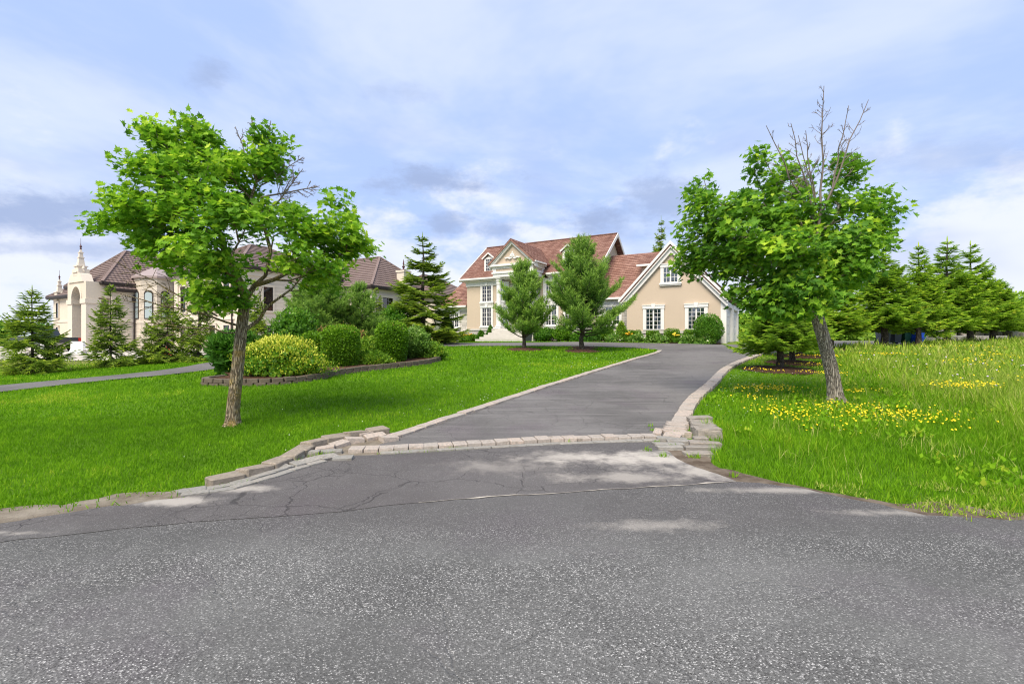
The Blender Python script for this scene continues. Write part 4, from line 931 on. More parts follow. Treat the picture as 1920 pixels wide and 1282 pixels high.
for ang in (0, -45, -90):
    a = math.radians(ang); ca, sa = math.cos(a), math.sin(a); r = 1.75*math.cos(math.radians(22.5))
    for nm, w, z0, z1, o0, o1, mt in (('turret_window', .36, 2.9, 5.6, -.02, .06, 'bronze'), ('pane', .29, 2.98, 5.45, .05, .07, 'glass2')):
        q = MB().poly_y([(-w, z0), (w, z0), (w, z1-.25), (w*.7, z1-.07), (0, z1), (-w*.7, z1-.07), (-w, z1-.25)], 0, 1)
        q.v = [(tc[0]+ca*(r+o0+(o1-o0)*p[1])-sa*p[0], tc[1]+sa*(r+o0+(o1-o0)*p[1])+ca*p[0], p[2]) for p in q.v]
        if mt == 'glass2' and 'glass2' not in M: M['glass2'] = plain('pale_reflecting_glass', (.36, .44, .45), .08, .15, .7, 0, .8)
        pw = q.build(nm, M[mt], mans if nm == 'turret_window' else pw)
    qb = MB().box(-.35, .35, 0, 1, 3.95, 4.03); qb.v = [(tc[0]+ca*(r+.06+.03*p[1])-sa*p[0], tc[1]+sa*(r+.06+.03*p[1])+ca*p[0], p[2]) for p in qb.v]; qb.build('glazing_bar', M['bronze'], pw.parent)
# long side wall, its windows and pipes
CE = 7.2
MB().box(3.4, 14.0, 5.6, 15.55, -.4, CE-.2).build('great_hall_wall', M['ashx'], mans)
MB().box(-.04, 3.4, 7.2, 15.5, -.4, EZ-.2).build('link_wall', M['ashx'], mans)
hip(3.0, 14.5, 5.1, 16.0, CE, .5, 'y', mans, 'great_hall_roof', 14)
for x_ in (3.4, 8.2, 13.4): MB().box(x_-.02, x_+.62, 5.50, 5.62, -.4, CE-.25).build('pilaster', M['trimstone'], mans)
MB().box(3.3, 14.1, 5.48, 5.62, CE-.75, CE-.22).build('cornice', M['trimstone'], mans); MB().box(13.98, 14.12, 5.6, 15.5, CE-.75, CE-.22).build('cornice', M['trimstone'], mans)
MB().box(3.38, 14.04, 5.53, 5.62, 2.7, 2.95).build('string_course', M['trimstone'], mans)
for s0 in (4.5, 6.6, 9.4, 11.6):
    window(mans, s0, s0+.9, 3.5, 5.9, 5.6, sur=.14, **dk); window(mans, s0, s0+.9, .5, 2.2, 5.6, sur=.14, **dk)
for y0 in (7.6, 10.5, 13.2):
    window(mans, y0, y0+.9, 3.5, 5.6, 14.0, side=1, sur=.14, **dk); window(mans, y0, y0+.9, .5, 2.2, 14.0, side=1, sur=.14, **dk)
for x_ in (7.9, 12.9): MB().tube([(x_, 5.5, -.3), (x_, 5.5, CE-.3)], [.07, .07], 8).build('downpipe', M['bronze'], mans)
spire(8.5, 5.4, CE-.2, .5, mans)
# rear wing running to the right
MB().box(-8, 18.9, 15.6, 25, -.4, EZ-.15).build('rear_wing_wall', M['ashx'], mans)
hip(-8.5, 19.4, 15.1, 25.5, EZ, .72, 'x', mans, 'rear_wing_roof', 15)
MB().box(-8, 18.98, 15.54, 15.62, 2.7, 2.9).box(18.88, 18.96, 15.6, 25, 2.7, 2.9).box(18.1, 18.96, 15.5, 15.62, 5.3, 5.95).build('string_course', M['trimstone'], mans)
for s0 in (2.5, 5.5, 9.0, 12.4, 16.2):
    window(mans, s0, s0+1.0, 3.6, 5.1, 15.6, sur=.14, **dk); window(mans, s0, s0+1.0, .7, 2.2, 15.6, sur=.14, **dk)
for y0 in (17.0, 20.5): window(mans, y0, y0+1.4, 3.55, 5.15, 18.9, side=1, sur=.14, **{**dk, 'casement': True, 'blind': .9})
MB().tube([(18.2, 15.5, -.3), (18.2, 15.5, 5.4), (18.4, 15.3, 5.9)], [.07, .07, .07], 8).tube([(10.9, 15.5, -.3), (10.9, 15.5, 5.9)], [.07, .07], 8).build('downpipe', M['bronze'], mans)
ch = MB().box(18.0, 19.0, 20.0, 21.0, 4.5, 8.2).box(17.92, 19.08, 19.92, 21.08, 8.05, 8.25).build('chimney', M['trimstone'], mans)
MB().lathe([(.45, 8.25), (.1, 8.45), (.06, 8.5), (.18, 8.7), (.04, 8.85), (.1, 8.95), (.01, 9.5)], 10, (18.5, 20.5, 0)).build('finial', M['redfinial'], ch)
MB().box(12, 21.5, 22, 31, -.4, 5.6).build('back_block', M['cream'], mans)
hip(11.5, 22, 21.5, 31.5, 5.6, .55, 'y', mans, 'back_block_roof', 12)
spire(21.6, 23.0, 4.9, .38, mans)

# ================================================================ trees
MAPLE_LEAF_V = np.array([(0, 0, 0), (.10, .04, .0), (.40, -.10, .03), (.30, .16, .02), (.55, .36, .05), (.30, .42, .02), (.30, .62, .05), (.12, .60, .01), (0, 1.0, .0),
                         (-.12, .60, .01), (-.30, .62, .05), (-.30, .42, .02), (-.55, .36, .05), (-.30, .16, .02), (-.40, -.10, .03), (-.10, .04, .0), (0, .34, -.05)])
MAPLE_LEAF_F = np.array([(16, i, i+1) for i in range(15)]+[(16, 15, 0)])
CAMP = np.array([0, 0, 1.6])

def grow(trunk, attractors, seed, wig=.12, att=.5):
    """greedy branching: every attractor is joined to the nearest node nearer the trunk. returns nodes, parents, tips"""
    g = np.random.default_rng(seed)
    N = [np.array(p, float) for p in trunk]; Par = [-1]+list(range(len(trunk)-1)); tips = []
    base = N[-1]; order = np.argsort(np.linalg.norm(attractors-base, axis=1)); tn = len(trunk)
    depth = [0.0]*tn
    for k in order:
        a = attractors[k]; A = np.array(N); d = np.linalg.norm(A-a, axis=1); rise = a[2]-A[:, 2]
        cost = d+.55*np.array(depth)+np.where(rise < -.05, .9*np.abs(rise), 0)
        cost[:max(1, int(tn*att))] += 5
        j = int(np.argmin(cost)); p0 = N[j]; dv = a-p0; L = np.linalg.norm(dv)
        n = max(1, int(L/.22)); prev = j
        pd = unit(p0-N[Par[j]]) if Par[j] >= 0 else np.array([0, 0, 1.0])
        off = g.normal(0, wig*.5, 3)*min(L, .8)
        for i in range(1, n+1):
            t = i/n; p = p0+dv*t+(pd*L*.15+off)*math.sin(math.pi*t)*(1-t*.4); 
            N.append(p); Par.append(prev); depth.append(depth[prev]+L/n); prev = len(N)-1
        tips.append(prev)
    return np.array(N), np.array(Par), tips
def tree_radii(N, Par, tips, r_tip, power, r_base):
    cnt = np.zeros(len(N))
    for t in tips:
        i = t
        while i >= 0: cnt[i] += 1; i = Par[i]
    cnt = np.maximum(cnt, 1); r = r_tip*cnt**power
    return r
def chains(N, Par, start):
    """split the branch graph into runs without forks (the thickest child goes on)"""
    ch = {}
    for i, p in enumerate(Par):
        if p >= 0: ch.setdefault(p, []).append(i)
    return ch
def branch_mesh(N, Par, R, first, rmin=0.0, rmax=9, sides=None):
    ch = chains(N, Par, first); parts = []; todo = []
    for i in range(first):
        for c in ch.get(i, []):
            if c >= first: todo.append((i, c))
    while todo:
        p, c = todo.pop(); run = [p, c]
        while ch.get(run[-1]):
            k = sorted(ch[run[-1]], key=lambda q: -R[q]); run.append(k[0]); todo += [(run[-2], q) for q in k[1:]]
        rr = R[run].copy(); rr[0] = min(rr[0], rr[1]*1.15)
        v, f = tube_np(N[run], rr, 7 if rr[1] > .03 else (5 if rr[1] > .012 else 4)); parts.append((v, f, None, rr[1]))
    return parts
def twig_fan(root, tip, n, spread, r0, seed):
    """bare dead branch: axis with side twigs, zig-zag"""
    g = np.random.default_rng(seed); root = np.array(root, float); tip = np.array(tip, float); L = np.linalg.norm(tip-root); parts = []
    m = 7; ax = np.array([root+(tip-root)*t+g.normal(0, .018, 3)*L*math.sin(math.pi*min(t*1.2, 1)) for t in np.linspace(0, 1, m)])
    parts.append(tube_np(ax, np.linspace(r0, .006, m), 5))
    d = unit(tip-root)
    for i in range(n):
        t = g.uniform(.25, .97); k = min(int(t*(m-1)), m-2); p = ax[k]+(ax[k+1]-ax[k])*(t*(m-1)-k)
        sd = unit(np.cross(d, g.normal(size=3))); l = L*spread*(1.15-t)*g.uniform(.5, 1)
        q = [p, p+(d*.55+sd*.7)*l*.5+g.normal(0, .01, 3), p+(d*.75+sd*.75)*l]
        parts.append(tube_np(np.array(q), [r0*.35*(1.2-t)+.003, .005, .0035], 4))
        for _ in range(3):
            q0 = q[1]+(q[2]-q[1])*g.uniform(0, 1); dd = unit(unit(q[2]-q[1])+g.normal(0, .55, 3))
            parts.append(tube_np(np.array([q0, q0+dd*l*.22, q0+dd*l*.36+g.normal(0, .01, 3)]), [.0045, .004, .003], 4))
    return parts

def maple(name, label, base, trunk, lobes, dead, seed, barkmat, leafmat, nleaf, size, r_base, prof=((0, .04, .12, .70, .9, 1), (1.42, 1.14, 1.0, .88, .84, .70)), droopers=(), att=.5):
    global rng
    rng = np.random.default_rng(seed); g = np.random.default_rng(seed+1)
    root = tag(empty(name, (base[0], base[1], Hf(base[0], base[1])-.03)), label, 'tree', 'maples beside the driveway')
    tr = catmull(trunk, 5)
    # attractors in the lobes of the crown
    A = []; dens = sum(l[3]*l[5] for l in lobes)
    for (x, y, z, rx, ry, rz) in lobes:
        n = max(4, int(round(rx*rz*ry**.5*95)))
        u = rand_dirs(n)*(g.uniform(.12, 1, n)**.42)[:, None]; A.append(np.array([x, y, z])+u*np.array([rx, ry, rz]))
    A = np.concatenate(A)
    N, Par, tips = grow(tr, A, seed, att=att)
    R = tree_radii(N, Par, tips, .0062, .43, r_base)
    tn = len(tr)
    # trunk, with ridged bark and a flared foot
    tl = np.concatenate([[0], np.cumsum(np.linalg.norm(np.diff(tr, axis=0), axis=1))]); fine = resample(tr, .05)
    fl = np.linspace(0, tl[-1], len(fine)); fr = np.interp(fl/fl[-1], prof[0], np.array(prof[1])*r_base)
    n = 30; V, F = tube_np(fine, fr, n)
    c = np.repeat(fine, n, 0); dr = V-c; ang = np.tile(np.arange(n), len(fine)); hh = np.repeat(fl, n)
    rid = np.array([math.sin(a*2.1+h*1.3+math.sin(h*5+a)*.8) for a, h in zip(ang, hh)])*.035+g.normal(0, .018, len(V))
    foot = np.exp(-hh/.10)*(.18*np.sin(ang*2*math.pi/n*5+1)+.05)
    V = c+dr*(1+rid+foot)[:, None]
    o = obj('trunk', np_mesh('trunk', V, F, smooth=True, mat=barkmat), root)
    # limbs: the thick forks are parts of their own, the thin wood is one
    thin = []
    for v, f, _, r in branch_mesh(N, Par, R, tn):
        if r > .030: obj('limb', np_mesh('limb', v, f, smooth=True, mat=barkmat), root)
        else: thin.append((v, f, None))
    for (p, q, m, s, r0) in droopers:
        for v, f in twig_fan(p, q, m, s, r0, seed+abs(int(q[0]*10))): thin.append((v, f, None))
    V, F, _ = merge(thin); b = obj('branches', np_mesh('branches', V, F, smooth=True, mat=barkmat), root); b['kind'] = 'stuff'
    if dead:
        for i, (p, q, m, s, r0) in enumerate(dead):
            V, F, _ = merge([(v, f, None) for v, f in twig_fan(p, q, m, s, r0, seed+60+i)])
            tag(obj('dead_branch', np_mesh('dead_branch', V, F, smooth=True, mat=M['twig']), root), 'bare leafless branch sticking out of the crown')
    # leaves
    tipP = N[tips]; cen = tipP.mean(0); k = max(3, int(nleaf/len(tips)))
    P = np.repeat(tipP, k, 0)+np.clip(g.normal(0, 1, (len(tipP)*k, 3)), -1.7, 1.7)*np.array([.13, .13, .085])
    m = len(P); out = unit(P-np.repeat(tipP, k, 0)*.6-np.array([0, 0, P[:, 2].mean()*.35])-cen*.05)
    outw = unit((P-np.array([0, 0, tr[-1][2]]))*np.array([1, 1, .45]))
    fwd = unit(outw*.7+g.normal(0, .55, (m, 3))+np.array([0, 0, -.38])); up = unit(np.array([0, 0, 1.0])+outw*.55+g.normal(0, .38, (m, 3)))
    Mx = basis(fwd, up); S = size*g.uniform(.6, 1.25, m)
    clump = np.repeat(g.normal(0, .17, len(tipP)), k); tint = np.clip(.40+clump+g.normal(0, .19, m), 0, 1)
    # the leaves nearest the viewer are single pieces, the rest one mass
    wp = P+np.array(root.location); near = S/np.linalg.norm(wp-CAMP, axis=1)*(1+.25*(g.random(m)-.5)); idx = np.argsort(-near); one = idx[:290]; rest = idx[290:]
    curl = g.uniform(.6, 2.2, m); SS = np.column_stack([S*g.uniform(.85, 1.15, m), S, S*curl])
    V, F, T = scatter(MAPLE_LEAF_V, MAPLE_LEAF_F, Mx[rest], P[rest], SS[rest], tint[rest])
    cr = obj('crown', np_mesh('crown', V, F, T, mat=leafmat), root); cr['kind'] = 'stuff'
    lm = []
    for q in range(5):
        lm.append(np_mesh('leaf', MAPLE_LEAF_V, MAPLE_LEAF_F, np.full(len(MAPLE_LEAF_V), .22+.14*q), mat=leafmat))
    for i in one:
        o = bpy.data.objects.new('leaf', lm[min(4, max(0, int((tint[i]-.12)/.16)))]); mx = Matrix(Mx[i].tolist()).to_4x4() @ Matrix.Diagonal((*SS[i], 1)); mx.translation = Vector(P[i]); o.matrix_basis = mx; link(o, cr)
    return root
# local metres: x right, y away, z up; lobes (x, y, z, rx, ry, rz)
s = 8.42/907
def LM(px, py, rx, rz, y=0, ry=None, base=(435, 795), sc=s): return ((px-base[0])*sc, y, (base[1]-py)*sc, rx*sc, (ry if ry else (rx+rz)*.45)*sc, rz*sc)
lobesL = [LM(340, 245, 52, 38), LM(305, 262, 38, 28, -.2), LM(320, 310, 62, 48, .1), LM(385, 275, 40, 55, .25), LM(385, 345, 78, 46, -.4), LM(330, 355, 55, 35, .5), LM(300, 335, 35, 40, -.3),
          LM(208, 408, 40, 24), LM(260, 390, 55, 32, -.25), LM(250, 430, 45, 26, .3), LM(300, 415, 70, 36, -.5), LM(330, 460, 80, 30, -.2), LM(290, 478, 50, 24, .4), LM(365, 485, 60, 30, .6),
          LM(420, 410, 75, 40, -.7), LM(430, 375, 60, 40, .6), LM(460, 320, 48, 44, .1), LM(505, 255, 24, 26, .1), LM(510, 305, 28, 40, -.1), LM(480, 280, 26, 24, .3),
          LM(480, 440, 70, 36, -.8), LM(450, 480, 55, 34, -1.0), LM(515, 400, 55, 36, .3), LM(560, 435, 60, 34, -.3), LM(600, 450, 62, 34, .2), LM(650, 430, 42, 32, -.1), LM(645, 388, 34, 24, .1), LM(680, 450, 26, 26, 0),
          LM(590, 490, 65, 30, -.4), LM(610, 520, 42, 20, .1), LM(540, 500, 48, 30, .4), LM(440, 530, 50, 34, -.7), LM(420, 565, 36, 18, -.5), LM(465, 565, 34, 16, -.3), LM(630, 470, 40, 30, .5)]
trunkL = [(0, 0, 0), (.02, 0, .35), (.08, .0, .9), (.13, 0, 1.4), (.17, 0, 1.75), (.20, 0, 2.0), (.22, .02, 2.2)]
deadL = [((.45, .1, 4.0), (1.48, .1, 4.05+.15), 16, .45, .018), ((.55, .1, 3.7), (1.25, -.05, 4.45), 18, .5, .018), ((.42, .1, 4.2), (1.15, .2, 4.75), 12, .4, .014), ((.38, .08, 4.2), (.28, .1, 5.38), 12, .3, .016), ((.36, .08, 4.3), (.05, .0, 5.2), 10, .35, .014), ((.45, .08, 4.4), (.62, .1, 5.35), 9, .3, .013)]
droopL = [((.18, 0, 1.72), (-1.55, -.5, 2.25), 16, .5, .022), ((.16, 0, 1.62), (-1.25, -.3, 1.78), 8, .35, .016), ((.22, 0, 1.66), (1.55, -.3, 2.75), 8, .25, .036), ((-.2, -.1, 1.9), (-1.7, -.3, 2.75), 14, .5, .014)]
maple('maple_tree', 'spreading maple with a mossy trunk and bare twigs on the left lawn', (-4.87, 8.42), trunkL, lobesL, deadL, 11, M['bark'], M['maple'], 15500, .110, .104, droopers=droopL, att=.78)
s2 = 10.58/907
def LR_(px, py, rx, rz, y=0): return LM(px, py, rx, rz, y, None, (1568, 752), s2)
lobesR = [LR_(1306, 350, 28, 30, -.1), LR_(1440, 300, 26, 24, .1), LR_(1600, 296, 28, 22, .1), LR_(1500, 300, 26, 24, .5), LR_(1435, 580, 46, 22, -.7), LR_(1395, 560, 42, 22, -.4), LR_(1310, 400, 38, 28, .1), LR_(1372, 385, 44, 30, .1), LR_(1345, 405, 62, 40, -.4), LR_(1300, 450, 44, 32, 0), LR_(1375, 445, 72, 46, -.6), LR_(1345, 490, 70, 34, -.2), LR_(1300, 495, 40, 26, .2), LR_(1385, 530, 56, 34, -.5),
          LR_(1430, 480, 70, 44, -.9), LR_(1440, 560, 60, 30, -.8), LR_(1462, 552, 50, 32, -1.0), LR_(1440, 375, 52, 42, .3), LR_(1450, 320, 34, 26, .2), LR_(1505, 335, 44, 40, .4), LR_(1470, 420, 66, 46, -.4), LR_(1540, 400, 62, 44, .5),
          LR_(1590, 310, 30, 22, .2), LR_(1590, 350, 40, 42, 0), LR_(1605, 400, 52, 34, -.4), LR_(1640, 385, 26, 22, 0), LR_(1640, 420, 32, 22, .2), LR_(1600, 450, 54, 34, -.3), LR_(1560, 470, 62, 44, -.7), LR_(1530, 500, 56, 40, -.9), LR_(1590, 500, 46, 34, .2), LR_(1615, 480, 34, 30, .4), LR_(1560, 520, 36, 24, -.5), LR_(1425, 585, 34, 12, -.5), LR_(1480, 470, 60, 50, .8), LR_(1560, 430, 60, 46, .9), LR_(1400, 470, 60, 46, .8)]
trunkR = [(0, 0, 0), (-.06, 0, .5), (-.20, 0, 1.1), (-.36, 0, 1.7), (-.50, 0, 2.15), (-.58, .03, 2.5), (-.66, .0, 3.0), (-.74, -.05, 3.5)]
deadR = [((-.62, -.05, 2.8), (-.74, -.52, 3.6), 0, .1, .05), ((-.74, -.5, 3.5), (-.78, -.8, 6.50), 22, .22, .030), ((-.76, -.5, 3.9), (-1.45, -.8, 5.75), 12, .28, .022), ((-.76, -.5, 3.7), (-1.95, -.8, 5.70), 12, .28, .024), ((-.76, -.5, 4.0), (-1.15, -.8, 5.6), 12, .25, .018), ((-.72, -.5, 3.8), (.12, -.8, 6.22), 14, .25, .024), ((-.48, -.6, 4.5), (-.28, -.8, 6.1), 12, .25, .016), ((-.8, -.55, 4.2), (-1.3, -.8, 5.5), 8, .3, .014)]
maple('maple_tree', 'dense maple with a leaning split grey trunk and a bare dead top on the right', (7.09, 10.58), trunkR, lobesR, deadR, 23, M['bark_grey'], M['maple2'], 16500, .130, .138, prof=((0, .04, .12, .60, .70, .85, 1), (1.42, 1.14, 1.0, .88, .62, .34, .26)), att=.55)

# ---------------------------------------------------------------- conifers
SHOOT_V = np.array([(-.5, 0, 0), (.5, 0, 0), (.34, .62, .04), (-.34, .62, .04), (0, 1, 0), (0, 0, -.5), (0, 0, .5), (0, .62, .38), (0, .62, -.30)])
SHOOT_F = np.array([(0, 1, 2), (0, 2, 3), (3, 2, 4), (5, 6, 7), (5, 7, 8), (8, 7, 4)])
def spruce_mesh(h, rb, seed, bare=.08, dens=1.0, sparse_top=.0, wid=.036, droop=.25, expo=.8, el0=-18, tk=.0195):
    """trunk mesh and needle mesh of a spruce of height h and radius rb"""
    global rng
    g = rng = np.random.default_rng(seed)
    tr = np.array([(g.normal(0, .012)*h*.3*(t > 0), g.normal(0, .012)*h*.3*(t > 0), h*t) for t in np.linspace(0, 1, 9)]); rad = np.interp(np.linspace(0, 1, 9), [0, .05, 1], [h*tk, h*tk*.8, .008])
    wood = [(*tube_np(tr, rad, 10), None)]
    P = []; D = []; U = []; L = []; T = []
    z = h*bare; k = 0
    while z < h*.985:
        t = z/h; top = (t > 1-sparse_top)
        n = int(g.integers(5, 8)*dens) if not top else int(g.integers(3, 5))
        bl = rb*((1-t)**expo)*(.9 if t > .12 else .72+1.5*t)+.05*h*.25
        for i in range(n):
            a = g.uniform(0, 2*math.pi); ln = bl*g.uniform(.62, 1.12)
            el = math.radians(el0+(44-el0)*t**1.2+g.normal(0, 6)); d0 = np.array([math.cos(a)*math.cos(el), math.sin(a)*math.cos(el), math.sin(el)])
            m = max(3, int(ln/.10)); tt = np.linspace(0, 1, m+1)
            pc = np.array([np.interp(z, tr[:, 2], tr[:, q]) for q in range(3)])
            path = pc+d0*ln*tt[:, None]; path[:, 2] += ln*(-droop*tt*(1-tt)*1.6+.10*tt**3*(1 if t < .8 else .3))
            if ln > .3: wood.append((*tube_np(path[::max(1, m//3)], np.linspace(.011, .004, len(path[::max(1, m//3)])), 4), None))
            side = unit(np.cross(d0, [0, 0, 1.0]))
            for j in range(1, m+1):
                f = tt[j]; fw = unit(path[j]-path[j-1])
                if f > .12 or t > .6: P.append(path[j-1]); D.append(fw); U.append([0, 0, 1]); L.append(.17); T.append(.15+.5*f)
                tl = min(ln*(1-f)*.75+.10, .62)*g.uniform(.7, 1.1)
                if f < .22 and t < .7: continue
                for sg in (-1, 1):
                    dd = unit(fw*.62+side*sg*.85+np.array([0, 0, -.22+.1*t])+g.normal(0, .10, 3)); q = path[j]; nn = max(1, int(tl/.13))
                    for e in range(nn):
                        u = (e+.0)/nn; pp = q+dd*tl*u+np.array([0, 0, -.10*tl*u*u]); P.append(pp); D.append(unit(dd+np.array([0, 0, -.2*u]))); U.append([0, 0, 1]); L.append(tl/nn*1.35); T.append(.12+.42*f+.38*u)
                        if e < nn-0 and tl > .2:
                            s2_ = unit(np.cross(dd, [0, 0, 1.0]))
                            for s3 in (-1, 1):
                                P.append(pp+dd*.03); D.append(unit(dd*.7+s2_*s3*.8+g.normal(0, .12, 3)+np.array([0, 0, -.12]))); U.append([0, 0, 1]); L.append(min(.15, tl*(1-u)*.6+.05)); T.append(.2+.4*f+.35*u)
        z += h*(.030 if not top else .045)*g.uniform(.7, 1.3)/max(.7, dens)
    P.append(np.array([0, 0, h*.985])); D.append([0, 0, 1]); U.append([1, 0, 0]); L.append(h*.05); T.append(.8)
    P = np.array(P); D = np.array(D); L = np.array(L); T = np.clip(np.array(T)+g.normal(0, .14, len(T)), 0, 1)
    U = np.array(U, float)+g.normal(0, .3, (len(U), 3)); Mx = basis(D, U); W_ = wid*g.uniform(.7, 1.35, len(L))
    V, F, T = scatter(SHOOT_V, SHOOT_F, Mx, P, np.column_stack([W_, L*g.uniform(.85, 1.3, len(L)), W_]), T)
    Vw, Fw, _ = merge(wood)
    return np_mesh('trunk', Vw, Fw, smooth=True, mat=M['bark_con']), np_mesh('crown', V, F, T)
def conifer(name, label, x, y, meshes, sc, rz, group=None, leafmat=None, lean=(0, 0), ring=0.0):
    t = empty(name, (x, y, Hf(x, y)-.05), rz); t.rotation_euler = (lean[0], lean[1], rz); t.scale = (sc[0], sc[0], sc[1]); tag(t, label, 'tree', group)
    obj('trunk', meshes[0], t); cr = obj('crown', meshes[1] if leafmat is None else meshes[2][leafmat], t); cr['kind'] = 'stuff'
    if ring: mulch(x, y, ring)
    return t
def kinds(h, rb, seed, mats, **k):
    w, c = spruce_mesh(h, rb, seed, **k); d = {}
    for i, m in enumerate(mats):
        cc = c if i == 0 else c.copy(); cc.materials.append(M[m]); d[m] = cc
    return (w, c, d)
SA = kinds(3.2, 1.55, 31, ('spruce', 'spruce_b'), bare=.10, dens=.78, sparse_top=.28, droop=.35)
SB = kinds(3.3, 1.4, 32, ('spruce',), bare=.13, dens=.74, sparse_top=.2, droop=.4)
SD = kinds(5.8, 2.5, 33, ('spruce_l', 'spruce'), bare=.16, dens=.95, sparse_top=.38, droop=.14, wid=.05, expo=.85, el0=-2, tk=.028)
SE = kinds(5.2, 2.2, 34, ('spruce_l', 'spruce'), bare=.20, dens=1.0, sparse_top=.26, droop=.10, wid=.05, expo=.68, el0=2, tk=.032)
SC_ = kinds(6.4, 2.0, 35, ('spruce',), bare=.03, dens=.85, sparse_top=.25, droop=.35, wid=.05)
gl = 'spruces along the neighbour boundary'
conifer('spruce_tree', 'bluish spruce with a tall sparse leader at the far left edge', -17.31, 17.44, SA, (1.02, .98), .4, gl, 'spruce_b')
conifer('spruce_tree', 'green spruce standing before the arched porch of the stone mansion', -16.22, 19.54, SB, (.95, 1.0), 1.3, gl, 'spruce')
conifer('spruce_tree', 'spruce in front of the round turret of the stone mansion', -14.75, 20.7, SA, (.85, .98), 2.2, gl, 'spruce')
conifer('spruce_tree', 'slim dark spruce behind the trunk of the left maple', -13.55, 20.9, SB, (.8, 1.05), 3.9, gl, 'spruce')
conifer('spruce_tree', 'small dark spruce just right of the left maple trunk', -11.6, 21.8, SB, (.78, 1.05), 5.1, gl, 'spruce')
conifer('spruce_tree', 'low spruce on a dark stem between the two spruces by the porch', -15.6, 20.9, SB, (.62, .62), 4.4, gl, 'spruce')
conifer('spruce_tree', 'small slim spruce under the corner windows of the mansion rear wing', -7.35, 26.2, SB, (.8, .98), .9, gl, 'spruce')
conifer('spruce_tree', 'tall full spruce between the stone mansion and the beige house', -5.62, 30.4, SC_, (1.85, 1.06), 1.0, None, 'spruce')
gr_ = 'spruces right of the driveway'
conifer('spruce_tree', 'nearest right-hand spruce, mostly under the leaning maple crown', 9.02, 16.3, SE, (.86, .66), .3, gr_, 'spruce_l', ring=1.15)
conifer('spruce_tree', 'second spruce of the right-hand row, hidden behind the nearest one', 10.75, 18.5, SE, (.76, .62), 2.3, gr_, 'spruce_l', ring=1.0)
conifer('spruce_tree', 'third spruce of the right-hand row, behind the maple trunk', 12.6, 21.2, SD, (.9, .74), 1.1, gr_, 'spruce', ring=.95)
conifer('spruce_tree', 'spruce showing right behind the leaning maple trunk', 16.4, 24.9, SE, (1.15, .9), 4.0, gr_, 'spruce_l', ring=1.0)
conifer('spruce_tree', 'broad spruce with ragged leaders in front of the grey bins', 20.75, 27.0, SE, (1.34, 1.02), 5.2, gr_, 'spruce_l', ring=1.5)
conifer('spruce_tree', 'spruce with a thin pointed leader just right of the blue bin', 23.2, 27.6, SD, (1.05, 1.0), .2, gr_, 'spruce_l', ring=1.3)
conifer('spruce_tree', 'tallest bushy spruce at the right end of the row', 27.9, 31.0, SD, (1.42, 1.15), 3.1, gr_, 'spruce_l', ring=1.6)
conifer('spruce_tree', 'double-topped spruce behind the tallest one at the right', 30.9, 32.6, SD, (1.35, 1.15), 1.6, gr_, 'spruce_l', ring=1.4)
conifer('spruce_tree', 'low rounded spruce at the far right end by the stone pile', 33.2, 33.4, SE, (1.3, .85), .7, gr_, 'spruce_l')
conifer('spruce_tree', 'distant dark spruce beyond the stone pile', 40.5, 40.5, SE, (1.4, 1.0), 2.9, gr_, 'spruce')
conifer('spruce_tree', 'pale thin tree rising behind the garage gable', 18.2, 59.0, SC_, (1.6, 2.3), 2.0, None, 'spruce')

